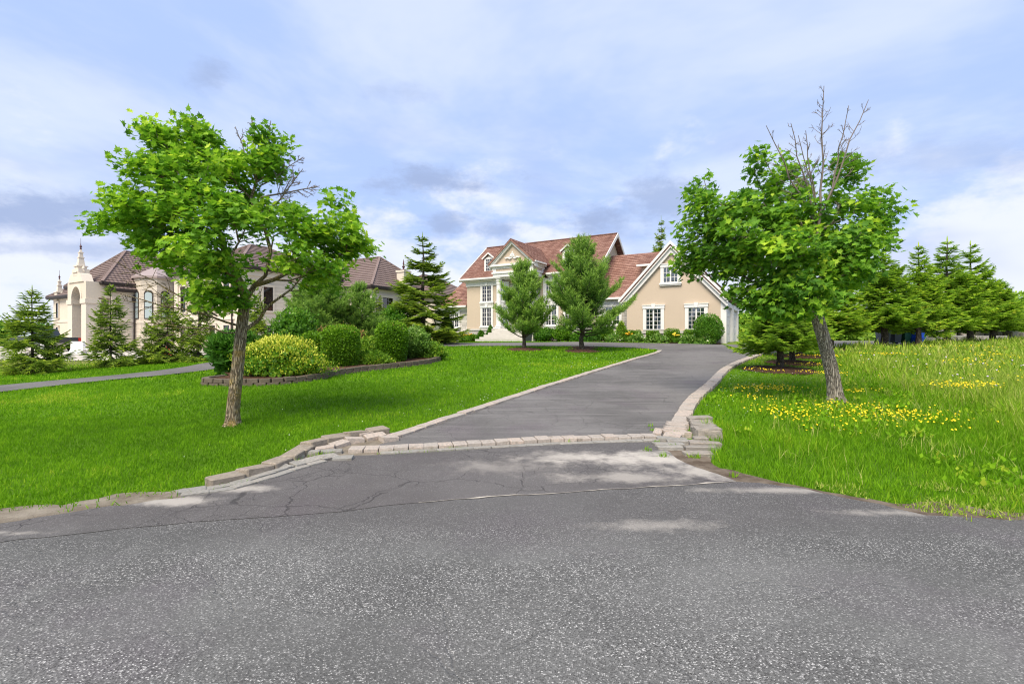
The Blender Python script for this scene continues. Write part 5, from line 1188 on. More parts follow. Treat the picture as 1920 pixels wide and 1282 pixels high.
def pine_mesh(h, rb, seed, bare=.17):
    global rng
    g = rng = np.random.default_rng(seed)
    tr = np.array([(g.normal(0, .01)*h*(t > .1), g.normal(0, .01)*h*(t > .1), h*t*.95) for t in np.linspace(0, 1, 9)]); wood = [(*tube_np(tr, np.interp(np.linspace(0, 1, 9), [0, .05, 1], [h*.026, h*.021, .015]), 12), None)]
    P = []; D = []; T = []; S = []
    z = h*bare; 
    while z < h*.95:
        t = z/h; bl = rb*(min(1, (t-.04)/.18))*(1-t)**.82*1.22+.10
        for i in range(int(g.integers(6, 9))):
            a = g.uniform(0, 2*math.pi); ln = bl*g.uniform(.5, 1.15); el = math.radians(4+48*t+g.normal(0, 9)); d0 = np.array([math.cos(a)*math.cos(el), math.sin(a)*math.cos(el), math.sin(el)])
            m = max(3, int(ln/.13)); tt = np.linspace(0, 1, m+1); zb = z+g.normal(0, .012)*h; pc = np.array([np.interp(zb, tr[:, 2], tr[:, q]) for q in range(3)])
            path = pc+d0*ln*tt[:, None]+g.normal(0, .02, (m+1, 3)); path[:, 2] += ln*.36*tt**2
            wood.append((*tube_np(path, np.linspace(.022*ln+.006, .007, m+1), 5), None)); side = unit(np.cross(d0, [0, 0, 1.0]))
            for j in range(1, m+1):
                f = tt[j]
                if f < .28: continue
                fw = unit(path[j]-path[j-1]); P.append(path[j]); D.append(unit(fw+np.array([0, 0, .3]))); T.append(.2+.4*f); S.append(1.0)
                for sg in (-1, 1):
                    l = (1-f)*ln*.5+.16; dd = unit(fw*.7+side*sg*.8+np.array([0, 0, .30])+g.normal(0, .15, 3))
                    for e in range(max(1, int(l/.14))):
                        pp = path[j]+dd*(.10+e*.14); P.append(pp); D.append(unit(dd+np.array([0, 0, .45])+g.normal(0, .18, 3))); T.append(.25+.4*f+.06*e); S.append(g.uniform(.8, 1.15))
        z += h*.062*g.uniform(.8, 1.2)
    for e in range(9): P.append(np.array([g.normal(0, .06), g.normal(0, .06), h*(.88+.013*e)])); D.append(unit(np.array([g.normal(0, .25), g.normal(0, .25), 1]))); T.append(.6); S.append(1.2)
    P = np.array(P); D = unit(np.array(D)); T = np.array(T); S = np.array(S); n = len(P); K = 15
    # bottle-brush shoots: K needles bundles around every shoot
    ax = np.repeat(D, K, 0); u = np.tile(np.linspace(0, 1, K), n); q = unit(np.cross(ax, g.normal(size=(n*K, 3)))); dr = unit(ax*(.55+.5*u[:, None])+q*.75)
    pos = np.repeat(P, K, 0)+ax*(u*.26*np.repeat(S, K))[:, None]; L = .15*g.uniform(.8, 1.2, n*K)*np.repeat(S, K)
    NV = np.array([(-.5, 0, 0), (.5, 0, 0), (.2, 1, 0), (-.2, 1, 0)]); NF = np.array([(0, 1, 2), (0, 2, 3)])
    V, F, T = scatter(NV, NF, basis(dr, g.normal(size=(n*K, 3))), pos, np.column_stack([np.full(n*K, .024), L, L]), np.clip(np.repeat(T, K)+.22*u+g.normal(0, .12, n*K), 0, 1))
    Vw, Fw, _ = merge(wood)
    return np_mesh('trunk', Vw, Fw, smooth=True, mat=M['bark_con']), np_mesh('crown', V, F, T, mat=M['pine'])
PA = pine_mesh(4.55, 1.42, 41); PB = pine_mesh(5.5, 2.15, 42)
def pine(label, x, y, me, sc, rz, ring=0.0, group=None):
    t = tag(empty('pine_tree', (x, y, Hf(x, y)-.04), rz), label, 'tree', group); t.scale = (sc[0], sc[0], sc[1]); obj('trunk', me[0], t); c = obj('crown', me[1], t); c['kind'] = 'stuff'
    if ring: mulch(x, y, ring)
pine('smaller pine in front of the porch steps of the beige house', .64, 25.12, PA, (1, 1), .4, .95)
pine('larger broad pine on the lawn before the beige house', 3.5, 24.08, PB, (1, 1), 1.9, .95); mulch(3.9, 26.2, .8)
pine('dark bushy pine behind the flower bed, hiding the mansion wall', -8.6, 22.4, PB, (.88, .66), 2.6)
pine('narrower dark pine right of the bushy one behind the flower bed', -7.15, 22.9, PA, (.75, .72), .9)
pine('low dark pine left of the bushy one behind the flower bed', -9.9, 23.4, PA, (1.1, .72), 3.9)

# ================================================================ shrubs
LF_V = np.array([(0, 0, 0), (.32, .38, .05), (0, 1, 0), (-.32, .38, .05)]); LF_F = np.array([(0, 1, 2), (0, 2, 3)])
def shell(n, g, prof, lump=0.0, depth=.16):
    """points in the outer layer of a body of revolution; prof(t)->radius factor for t in 0..1 of the height. returns unit points and outward normals"""
    t = g.uniform(0, 1, n*2); w = np.array([prof(q) for q in t])+.08; keep = g.random(n*2) < w/w.max(); t = t[keep][:n]
    top = g.random(len(t)) < .16; a = g.uniform(0, 2*math.pi, len(t)); r = np.array([prof(q) for q in t])
    lm = 1+lump*(np.sin(a*3+t*7)+np.sin(a*5-t*11+2))*.5
    k = (1-depth*g.random(len(t))**1.5)*lm
    P = np.column_stack([np.cos(a)*r*k, np.sin(a)*r*k, t*(1 if lump == 0 else 1)]); e = .02
    dr = np.array([(prof(min(1, q+e))-prof(max(0, q-e)))/(2*e) for q in t]); N = unit(np.column_stack([np.cos(a), np.sin(a), -dr*.9]))
    return P, N
PROF = {'ball': lambda t: math.sqrt(max(0, 1-(2*t-1)**2))*(1 if t > .5 else 1-.25*(1-2*t)**2+.25*(1-2*t)), 'column': lambda t: (max(0, 1-max(0, (t-.70)/.30)**3.2))**.5*(1-.16*max(0, (.35-t)/.35)), 'dome': lambda t: math.sqrt(max(0, 1-t*t))*(.9 if t < .08 else 1),
        'cone': lambda t: (1-t)**.8*(.6+.4*min(1, t/.12)), 'vase': lambda t: (.45+.75*t)*math.sqrt(max(0, 1-max(0, (t-.55)/.45)**2)), 'box': lambda t: (1 if .04 < t < .93 else .85)}
def shrub(name, label, x, y, r, h, prof, mat, n, leaf, cat='shrub', group=None, ry=None, lump=.10, aspect=1.0, up=.35, depth=.28, out=.6, dz=0.0, tintz=.25, rz=0.0, stems=True, sq=False, seed=None):
    g = np.random.default_rng(seed if seed is not None else int(abs(x*131+y*71))+5); z0 = Hf(x, y)+dz
    t = tag(empty(name, (x, y, z0), rz), label, cat, group); sx, sy = r, (ry or r)
    P, N = shell(n, g, PROF[prof], lump, depth)
    if sq:      # clipped square in plan
        m = np.maximum(np.abs(P[:, 0]), np.abs(P[:, 1])); rr = np.hypot(P[:, 0], P[:, 1]); P[:, :2] *= (rr/np.maximum(m, 1e-6))[:, None]**.75
    P = P*np.array([sx, sy, h]); N = unit(N/np.array([sx, sy, h])*h); P += g.normal(0, leaf*.35, P.shape)
    D = unit(N*out+g.normal(0, .55, P.shape)+np.array([0, 0, up])); U = unit(N+g.normal(0, .5, P.shape))
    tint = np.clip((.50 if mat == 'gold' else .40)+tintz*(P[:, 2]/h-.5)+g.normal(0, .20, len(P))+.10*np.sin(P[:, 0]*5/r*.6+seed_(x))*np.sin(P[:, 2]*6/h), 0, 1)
    P = P*(1+np.where(g.random(len(P)) < .05, g.uniform(0, .12, len(P)), 0)*(lump > .05))[:, None]; S = leaf*g.uniform(.7, 1.35, len(P)); V, F, T = scatter(LF_V, LF_F, basis(D, U), P, np.column_stack([S*aspect, S, S]), tint)
    # inner leaves, so that the bush is full
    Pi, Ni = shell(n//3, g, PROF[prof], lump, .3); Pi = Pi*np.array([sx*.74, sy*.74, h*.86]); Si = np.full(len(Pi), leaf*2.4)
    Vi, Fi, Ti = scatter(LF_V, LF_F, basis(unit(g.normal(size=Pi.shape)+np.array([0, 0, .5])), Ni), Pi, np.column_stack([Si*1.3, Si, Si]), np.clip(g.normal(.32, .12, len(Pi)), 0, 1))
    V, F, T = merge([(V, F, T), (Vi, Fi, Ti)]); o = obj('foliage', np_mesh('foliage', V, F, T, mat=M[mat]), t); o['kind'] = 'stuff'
    if stems:
        m = MB()
        for i in range(5):
            a = i*1.26+x; m.tube([(.05*math.cos(a), .05*math.sin(a), -.08), (.22*sx*math.cos(a), .22*sy*math.sin(a), h*.35), (.5*sx*math.cos(a), .5*sy*math.sin(a), h*.62)], [.022, .016, .008], 5)
        m.build('stem', M['bark_con'], t)
    return t
def seed_(x): return abs(x)*7.3
# the raised bed
B = .12
shrub('variegated_bush', 'broad yellow-and-green variegated bush beside the left maple trunk', -6.75, 14.15, 1.36, 1.12, 'dome', 'gold', 6200, .066, ry=.85, lump=.24, dz=B, tintz=.5, up=.8, depth=.40)
shrub('juniper_bush', 'dark feathery juniper at the left end of the flower bed', -8.62, 15.0, .72, 1.18, 'vase', 'juniper', 3200, .15, ry=.7, aspect=.35, up=1.1, out=.8, dz=B, lump=.2)
gh = 'clipped rounded yews in the flower bed'
shrub('clipped_yew', 'nearer of the two tall clipped yew drums in the flower bed', -5.85, 16.55, .59, 1.36, 'column', 'hedge', 8000, .058, group=gh, lump=.015, dz=B, depth=.06, out=1.1, up=.1, tintz=.35)
shrub('clipped_yew', 'taller clipped yew drum at the right of the flower bed', -4.46, 17.95, .55, 1.46, 'column', 'hedge', 8000, .058, group=gh, lump=.015, dz=B, depth=.06, out=1.1, up=.1, tintz=.35)
shrub('clipped_yew', 'small clipped yew half hidden behind the variegated bush', -7.15, 17.6, .48, 1.1, 'column', 'hedge', 4500, .058, group=gh, lump=.02, dz=B, depth=.06, out=1.1, up=.1, tintz=.35)
shrub('golden_juniper', 'golden juniper mound between the two clipped yews', -5.42, 18.3, .62, .86, 'dome', 'goldjun', 2400, .10, aspect=.5, dz=B, lump=.2, group='golden junipers')
shrub('golden_juniper', 'flat spreading green-gold juniper at the foot of the yews', -4.98, 17.15, .72, .36, 'dome', 'goldjun', 2200, .10, aspect=.5, ry=.5, dz=B, lump=.15, tintz=-.1, group='golden junipers')
shrub('golden_juniper', 'golden juniper spilling over the right end of the brick wall', -3.45, 19.6, .82, .62, 'dome', 'goldjun', 2600, .10, aspect=.5, ry=.6, dz=B, lump=.2, group='golden junipers')
shrub('hydrangea_bush', 'pale flowering hydrangea right of the taller yew', -4.0, 19.3, .72, 1.20, 'ball', 'hydr', 2400, .10, dz=B, lump=.15)
shrub('lilac_bush', 'loose bright green bush behind the variegated bush', -8.35, 18.6, .85, 1.95, 'ball', 'bush', 3200, .10, dz=B, lump=.25, depth=.5)
shrub('barberry_bush', 'orange-tinted barberry behind the nearer clipped yew', -7.3, 20.2, 1.15, 1.25, 'ball', 'redbush', 2800, .085, dz=B, lump=.2, depth=.5)
shrub('barberry_bush', 'small orange-tinted barberry behind the taller clipped yew', -4.95, 20.9, .6, 1.35, 'ball', 'redbush', 1600, .085, dz=B, lump=.2, depth=.5)
shrub('green_bush', 'light green bush left of the tall spruce by the mansion corner', -6.95, 28.9, 1.0, 2.35, 'ball', 'bush', 2600, .13, lump=.22, depth=.5)
shrub('cedar_bush', 'dark conical cedar right of the tall spruce', -4.3, 32.0, .75, 1.9, 'cone', 'juniper', 2400, .11, aspect=.5, lump=.1)
# along the beige house
def at_house(px, v):
    r = (px-960)/907; s_ = (r*(HO[1]+CU*v)-HO[0]-SU*v)/(CU+r*SU); return hp(s_, v)
for px, v, r, h, pf, mt, lab in ((870, -.9, .5, .45, 'dome', 'bush', 'low green mound left of the clipped shrubs by the left wing'), (885, -.9, .45, .5, 'ball', 'hedge', 'round dark bush under the left window of the beige house'), (902, -1.2, .55, .85, 'cone', 'bush', 'shorter pointed bush left of the porch steps'), (920, -1.5, .55, 1.25, 'cone', 'bush', 'taller pointed bush against the porch steps'),
                                 (1021, -1.3, .95, 1.05, 'ball', 'bush', 'rounded bright green bush right of the porch steps'), (1056, -1.4, .8, 1.15, 'ball', 'hedge', 'dark round bush behind the larger pine trunk'), (1085, -1.3, .7, .7, 'dome', 'bush', 'low leafy mound right of the larger pine trunk'), (1112, -1.2, .8, .8, 'dome', 'juniper', 'dark spreading bush before the right wing'), (1140, -1.3, .45, .95, 'ball', 'hedge', 'small dark clipped ball before the right wing window')):
    x, y = at_house(px, v); shrub('garden_bush', lab, x, y, r, h, pf, mt, 1500, .10, group='bushes along the front of the beige house', lump=.06)
x, y = at_house(1165, -2.6); shrub('cypress_bush', 'yellow-green pointed cypress at the left corner of the garage', x, y, .62, 1.45, 'cone', 'goldjun', 2200, .10, aspect=.6, lump=.12)
gg = 'clipped box bushes under the garage windows'
for px, r, h, pf, sq, lab in ((1187, .46, .82, 'box', True, 'squared clipped hedge bush at the left corner of the garage wall'), (1224, .40, .80, 'box', False, 'clipped bush right below the left garage window'), (1260, .48, .92, 'column', False, 'round-topped clipped bush midway along the garage wall'), (1298, .48, .88, 'box', False, 'clipped bush below the right garage window')):
    x, y = at_house(px, -2.35); shrub('box_bush', lab, x, y, r, h, pf, 'hedge', 2600, .055, group=gg, lump=.02, depth=.08, out=1.1, up=.1, sq=sq, rz=-math.radians(30) if sq else 0)
x, y = at_house(1328, -2.7); shrub('round_bush', 'big bright green ball bush at the right end of the garage wall', x, y, .86, 1.85, 'ball', 'bush', 5200, .075, lump=.04, depth=.15)
for px, lab in ((1152, 'yellow-green hosta left of the pointed cypress'), (1196, 'variegated hosta before the squared hedge bush'), (1234, 'variegated hosta spreading before the left garage window'), (1290, 'variegated hosta before the right garage window'), (1322, 'variegated hosta at the foot of the big ball bush')):
    x, y = at_house(px, -3.05); shrub('hosta', lab, x, y, .58, .42, 'dome', 'hosta', 420, .16, cat='plant', group='hostas along the garage bed', lump=.12, aspect=1.0, up=.2, stems=False)
for px, lab in ((878, 'yellow lilies in the bed at the left wing'), (1180, 'orange lilies beside the garage corner'), (1268, 'yellow lilies under the round-topped clipped bush')):
    x, y = at_house(px, -1.6 if px < 1000 else -2.95); t = tag(empty('lily_clump', (x, y, Hf(x, y))), lab, 'plant', 'lilies in the house beds'); g = np.random.default_rng(px); n = 60
    D = unit(np.column_stack([g.normal(0, .5, n), g.normal(0, .5, n), np.ones(n)])); V, F, T = scatter(LF_V, LF_F, basis(D, g.normal(size=(n, 3))), g.normal(0, .12, (n, 3))*[1, 1, 0], np.column_stack([np.full(n, .09), g.uniform(.35, .55, n), np.full(n, .3)]), g.uniform(.3, .8, n))
    obj('foliage', np_mesh('foliage', V, F, T, mat=M['bush']), t)['kind'] = 'stuff'; m = MB()
    for i in range(9):
        a = g.normal(0, .18, 2); m.lathe([(.02, 0), (.07, .05), (.05, .09)], 6, (a[0], a[1], g.uniform(.42, .6)))
    m.build('flowers', plain('lily_petals', (.80, .42, .02) if px < 1200 else (.8, .6, .05), .6), t)['kind'] = 'stuff'
# far greenery at both ends of the view
shrub('leafy_tree', 'low grey-green tree behind the stone pile at the right edge', 42.5, 44.0, 2.6, 4.2, 'ball', 'bush', 3000, .28, cat='tree', lump=.25, depth=.5)
shrub('leafy_tree', 'distant leafy tree beyond the right end of the spruce row', 52, 50, 3.4, 4.8, 'ball', 'spruce_l', 3000, .34, cat='tree', lump=.25, depth=.5)
shrub('leafy_tree', 'distant green trees low on the horizon at the left edge', -70, 68, 6.5, 3.0, 'dome', 'bush', 3000, .5, cat='tree', lump=.3, depth=.5)
for i, (x, y, r, h, lab) in enumerate(((27, 58, 4.5, 3.0, 'low hedge-like trees far behind the garage side of the driveway'), (36, 62, 5.0, 2.6, 'low far trees seen under the right-hand spruces'), (46, 64, 5.0, 3.2, 'far round trees behind the bins'), (57, 68, 5.5, 3.4, 'far round trees above the stone heap'), (70, 72, 6.0, 4.0, 'far trees at the right edge of the horizon'))):
    shrub('far_trees', lab, x, y, r, h, 'dome', ('goldjun', 'bush', 'spruce_l', 'bush', 'spruce_l')[i], 2200, .45, cat='tree', lump=.3, depth=.5, stems=False)

# ================================================================ small things
def plastic(name, col): return plain(name, col, .45, .08, 2, 0, .4)
def wheelie_bin(label, x, y, col, rz, sc=1.0):
    t = tag(empty('wheelie_bin', (x, y, Hf(x, y)+.01), rz), label, 'bin', 'bins at the edge of the driveway'); mt = plastic('bin_plastic', col)
    b = MB(); b.add([(-.22, -.24, .06), (.22, -.24, .06), (.22, .24, .06), (-.22, .24, .06), (-.29, -.31, .95), (.29, -.31, .95), (.29, .33, .95), (-.29, .33, .95)], [(3, 2, 1, 0), (4, 5, 6, 7), (0, 1, 5, 4), (1, 2, 6, 5), (2, 3, 7, 6), (3, 0, 4, 7)])
    b.box(-.31, .31, -.33, .35, .93, .97); b.build('body', mt, t)
    MB().add([(-.32, -.35, .97), (.32, -.35, .97), (.32, .36, .97), (-.32, .36, .97), (-.26, -.26, 1.06), (.26, -.26, 1.06), (.26, .30, 1.08), (-.26, .30, 1.08)], [(3, 2, 1, 0), (4, 5, 6, 7), (0, 1, 5, 4), (1, 2, 6, 5), (2, 3, 7, 6), (3, 0, 4, 7)]).build('lid', mt, t)
    MB().tube([(-.25, .42, .98), (.25, .42, .98)], [.018, .018], 8).build('handle', mt, t)
    for sx in (-.26, .26):
        w = MB().lathe([(.0, -.03), (.10, -.03), (.10, .03), (.0, .03)], 14); w.v = [(sx+p[2], .26+p[0], .10+p[1]) for p in w.v]; w.build('wheel', M['bronze'], t)
    t.scale = (sc, sc, sc)
wheelie_bin('grey wheelie bin behind the broad right-hand spruce', 23.0, 29.95, (.10, .12, .16), .3)
wheelie_bin('slate grey wheelie bin, middle one of the bin row', 23.75, 30.05, (.07, .09, .12), .2)
wheelie_bin('dark green wheelie bin next to the blue one', 24.35, 30.05, (.02, .10, .06), .25)
bb_ = tag(empty('recycling_box', (24.95, 29.8, Hf(24.95, 29.8)+.01), .2), 'bright blue recycling box at the right end of the bin row', 'bin', 'bins at the edge of the driveway')
for z in (0, .40):
    MB().add([(-.26, -.20, z), (.26, -.20, z), (.26, .20, z), (-.26, .20, z), (-.32, -.26, z+.40), (.32, -.26, z+.40), (.32, .26, z+.40), (-.32, .26, z+.40)], [(3, 2, 1, 0), (0, 1, 5, 4), (1, 2, 6, 5), (2, 3, 7, 6), (3, 0, 4, 7), (4, 5, 6, 7)]).box(-.35, .35, -.29, .29, z+.36, z+.41).build('box', plastic('blue_plastic', (.02, .09, .62)), bb_)
x, y = at_house(990, -4.6); pb = tag(empty('planter_box', (x, y, Hf(x, y))), 'black square planter standing beside the porch steps', 'planter')
MB().add([(-.24, -.24, 0), (.24, -.24, 0), (.24, .24, 0), (-.24, .24, 0), (-.31, -.31, .58), (.31, -.31, .58), (.31, .31, .58), (-.31, .31, .58)], [(3, 2, 1, 0), (4, 5, 6, 7), (0, 1, 5, 4), (1, 2, 6, 5), (2, 3, 7, 6), (3, 0, 4, 7)]).build('body', plastic('black_planter', (.03, .035, .04)), pb)
MB().box(-.34, .34, -.34, .34, .55, .62).build('rim', plastic('black_rim', (.035, .04, .045)), pb)
# rock heap at the right edge
rk_ = tag(empty('stone_pile', (40, 41, Hf(40, 41))), 'heap of grey stone blocks at the right edge behind the meadow', 'stones'); g = np.random.default_rng(5)
for lv in range(4):
    for i in range(9-lv):
        xx = -3.6+lv*.45+i*.92+g.normal(0, .08); yy = g.normal(0, .2)+lv*.3
        put('stone', OLD[g.integers(5)], xx, yy, lv*.42-.05, g.normal(0, .3), rk_, .08, (.85+g.normal(0, .08), .8, .42+g.normal(0, .04)))
gk = tag(empty('block_row', (36.2, 38.2, Hf(36, 38))), 'line of squared grey blocks at the foot of the stone heap', 'stones')
for i in range(9): put('stone', PAVG[g.integers(4)], -3.0+i*.62, -.2*i*.3, -.03, .1+g.normal(0, .05), gk, .03, (.56, .5, .44))
# pickup truck, its rear end showing beside the leftmost spruce
tk = tag(empty('pickup_truck', (-36.9, 38.2, Hf(-36.9, 38.2)), math.radians(-18)), 'dark pickup truck with silver wheels parked in the gravel yard', 'truck'); dkp = plain('truck_paint', (.018, .024, .03), .25, .1, 2, 0, .6)
bd = MB().poly_y([(-2.7, .48), (2.55, .48), (2.6, .95), (2.58, 1.08), (.45, 1.12), (.40, 1.10), (-.2, 1.80), (-1.25, 1.82), (-1.65, 1.15), (-2.55, 1.05), (-2.75, .8)], -.92, .92).build('body', dkp, tk)
MB().poly_y([(.22, 1.16), (-.22, 1.72), (-1.2, 1.74), (-1.52, 1.18)], -.935, .935).build('side_window', M['glass2'], bd)
MB().box(2.56, 2.66, -.95, .95, .50, .66).build('bumper', plain('chrome', (.5, .5, .52), .2, .05, 2, 0, .6, 1.0), tk)
for sy in (-1, 1): MB().box(2.50, 2.63, sy*.86-.08, sy*.86+.08, .72, 1.05).build('tail_light', plain('red_lens', (.55, .03, .02), .3), tk)
for xx in (-1.75, 1.55):
    for sy in (-1, 1):
        w = MB().lathe([(.20, -.13), (.37, -.13), (.40, -.08), (.40, .08), (.37, .13), (.20, .13)], 22); w.v = [(xx+p[0], sy*.86+p[2], .40+p[1]) for p in w.v]; w = w.build('wheel', plain('tyre_rubber', (.02, .02, .022), .8), tk)
        r_ = MB().lathe([(.0, -.10), (.05, -.12), (.06, .0), (.0, .0)], 10)
        for i in range(5):
            a = i*2*math.pi/5; r_.bar((.04*math.cos(a), .04*math.sin(a), -.10), (.235*math.cos(a), .235*math.sin(a), -.115), .07, .05)
        r_.lathe([(.21, -.13), (.26, -.13), (.26, -.09), (.21, -.09)], 20); r_.v = [(xx+p[0], sy*.86-sy*p[2]*1.0+sy*.015, .40+p[1]) for p in r_.v]; r_.build('rim', plain('alloy_rim', (.65, .65, .66), .35, .05, 2, 0, .5, .6), w)
bx = tag(empty('white_barrier', (-28.0, 31.2, Hf(-28, 31.2)), .2), 'white barrier block on the gravel beside the boundary spruces', 'barrier')
MB().poly_x([(-.30, 0), (.30, 0), (.30, .12), (.14, .35), (.10, .85), (-.10, .85), (-.14, .35), (-.30, .12)], -.35, .35).build('block', M['white'], bx); MB().box(.36, 1.9, -.12, .12, .32, .50).box(1.7, 1.9, -.1, .1, 0, .32).build('rail', M['white'], bx)
cn = tag(empty('traffic_cone', (-21.3, 29.9, Hf(-21.3, 29.9))), 'orange traffic cone in the gravel yard behind the spruces', 'cone'); cm = plain('orange_plastic', (.75, .13, .02), .5)
MB().lathe([(.17, .03), (.05, .70), (.04, .72)], 14).build('cone_body', cm, cn); MB().box(-.22, .22, -.22, .22, 0, .04).build('base', cm, cn)
for lab, sx in (('stone urn at the foot of the right pier of the arched porch', -1.6),):
    p = (NO[0]+CU*sx+SU*-.6, NO[1]-SU*sx+CU*-.6); u = tag(empty('garden_urn', (p[0], p[1], NG)), lab, 'urn')
    MB().lathe([(.30, 0), (.30, .08), (.12, .16), (.10, .35), (.34, .62), (.40, .95), (.46, 1.0), (.42, 1.03), (.30, .98)], 16).build('bowl', plain('weathered_urn', (.20, .17, .14), .8, .3, 5), u)
    MB().box(-.36, .36, -.36, .36, -.3, .02).build('pedestal', M['trimstone'], u)
# white marker post row seen through the spruces

# ================================================================ grass, weeds, flowers (nobody could count them)
BLV = np.array([(-.5, 0, 0), (.5, 0, 0), (.36, .12, .55), (-.36, .12, .55), (0, .42, 1.0)]); BLF3 = np.array([(0, 1, 2), (0, 2, 3), (3, 2, 4)])
def blocked(x, y, marg=0.0):
    m = inpoly(x, y, ROAD)|inpoly(x, y, APRON)|inpoly(x, y, DRIVE)|inpoly(x, y, BED)|inpoly(x, y, HOUSE_FOOT)|inpoly(x, y, GRAVEL)|inpoly(x, y, HBED)|inpoly(x, y, HBED2)|inpoly(x, y, HBED3)
    for (mx, my, r) in MULCH: m |= np.hypot(x-mx, y-my) < r*.97
    return m
def vnoise(x, y, sc, seed):
    """smooth value noise 0..1"""
    g = np.random.default_rng(seed); T = g.random((64, 64)); u = x/sc; v = y/sc; i = np.floor(u).astype(int); j = np.floor(v).astype(int); a = u-i; b = v-j; a = a*a*(3-2*a); b = b*b*(3-2*b)
    q = lambda p, r: T[p % 64, r % 64]
    return (q(i, j)*(1-a)+q(i+1, j)*a)*(1-b)+(q(i, j+1)*(1-a)+q(i+1, j+1)*a)*b
def blades(name, label, cat, x, y, hgt, wid, tint, mat, lean=.35, dz=-.02, seed=0, cluster=0.0):
    g = np.random.default_rng(seed); n = len(x); az = g.uniform(0, 2*math.pi, n); ln = np.abs(g.normal(0, lean, n))
    up = unit(np.column_stack([np.cos(az)*ln, np.sin(az)*ln, np.ones(n)])); face = g.uniform(0, 2*math.pi, n)
    side = np.column_stack([np.cos(face), np.sin(face), np.zeros(n)]); side = unit(side-up*(side*up).sum(1)[:, None]); fw = np.cross(up, side)
    Mx = np.stack([side, fw, up], -1); P = np.column_stack([x, y, H(x, y)+dz])
    V, F, T = scatter(BLV, BLF3, Mx, P, np.column_stack([wid, hgt, hgt]), np.clip(tint, 0, 1))
    o = obj(name, np_mesh(name, V, F, T, mat=mat)); tag(o, label, cat, None, 'stuff'); return o
def sample(n, x0, x1, y0, y1, g): return g.uniform(x0, x1, n), g.uniform(y0, y1, n)
_vg = np.random.default_rng(99)
def view(x, y): return (np.abs(x) < y*1.12+.9) | ((np.abs(x) < y*1.25+4.0) & (_vg.random(len(x)) < .42))
g = np.random.default_rng(77)
KERBL = np.array([(-3.40, 5.20), (-3.02, 5.55), (-2.84, 6.0), (-2.80, 6.40), (-2.86, 6.72), (-2.72, 7.08), (-2.36, 7.5), (-1.98, 7.85)])
LEFT_OUT = np.vstack([VERGE_L])
PAVE_L = np.vstack([KERBL, [(-1.6, 8.0), (-1.6, 7.0), (-2.1, 6.0), (-3.0, 4.9)]])
def lawn(y0, y1, x0, x1, dens, hgt, wid, seed):
    g = np.random.default_rng(seed); n = int((x1-x0)*(y1-y0)*dens); x, y = sample(n, x0, x1, y0, y1, g)
    edge = np.minimum(near_line(x, y, DL), 9)
    ok = view(x, y) & ~blocked(x, y) & ~inpoly(x, y, VERGE_L) & ~inpoly(x, y, PAVE_L) & (near_line(x, y, KERBL) > .13) & (near_line(x, y, DL) > .235)
    ok &= np.where(x > 0, ~inpoly(x, y, RIGHT_LAND), True)
    x = x[ok]; y = y[ok]; m = len(x); a = vnoise(x, y, .9, 1); b = vnoise(x, y, .22, 2); c = vnoise(x+40, y, 3.5, 3)
    st = vnoise(x*.86-y*.5, (x*.5+y*.86)*.25, .55, 4)
    dry = np.exp(-(((x+9.5)/2.2)**2+((y-11.5)/1.0)**2))+.7*np.exp(-(((x-1)/2.5)**2+((y-19)/2)**2))
    t = .14+.28*a+.30*b+.46*(c-.5)+.24*(st-.5)+.28*dry*a+.30*(vnoise(x, y, .085, 41)-.5)+g.normal(0, .15, m); h = hgt*(.45+.45*b+.35*a+.35*vnoise(x, y, .085, 41))*g.uniform(.6, 1.3, m)
    return x, y, h, wid*g.uniform(.7, 1.3, m), t
RIGHT_LAND = np.vstack([DR, [(2.2, 7.0), (2.2, 6.0), (2.3, 5.0), (3.2, 4.3), (4.0, 4.1), (80, 4.0), (80, 34), (30, 34)]])
parts_ = [lawn(4.4, 9.0, -13.0, -.6, 2600, .050, .0075, 101), lawn(9.0, 13.5, -18, 2.2, 1000, .055, .012, 102), lawn(13.5, 20, -24, 6, 360, .060, .022, 103), lawn(20, 34, -20, 10, 110, .07, .045, 104)]
X = [np.concatenate(q) for q in zip(*parts_)]
blades('lawn_grass', 'short bright green mown grass of the left lawn', 'grass', *X, M['lawn'], .45, seed=5)
# the right side: rough grass near the road, tall pale meadow further out
def rough(y0, y1, x0, x1, dens, seed, tall, wid):
    g = np.random.default_rng(seed); n = int((x1-x0)*(y1-y0)*dens); x, y = sample(n, x0, x1, y0, y1, g)
    ok = view(x, y) & inpoly(x, y, RIGHT_LAND) & ~blocked(x, y) & ~inpoly(x, y, VERGE_R) & (near_line(x, y, DR) > .30) & ~((x < 3.5) & (y < 8.6) & (x < 2.60+.32*(y-6.3)))
    x = x[ok]; y = y[ok]; m = len(x)
    mead = np.clip((x-(6.6+.30*(y-5)+.12*np.clip(y-12, 0, 20)) + 1.6*(vnoise(x, y, 1.6, 6)-.5))/2.2, 0, 1)*np.clip((y-5.2)/1.5, 0, 1)
    a = vnoise(x, y, .8, 8); b = vnoise(x, y, .25, 9); mid = np.clip((y-5.3)/1.2, 0, 1)
    far = 1-.6*np.clip((y-9)/5, 0, 1); h = tall*((.055+.10*b*b+.09*mid*a*a)*far+mead*(.13+.24*a*b+.12*a))*g.uniform(.55, 1.35, m)
    return x, y, h, wid*(1+.3*mead)*g.uniform(.7, 1.3, m), mead, a, b, g
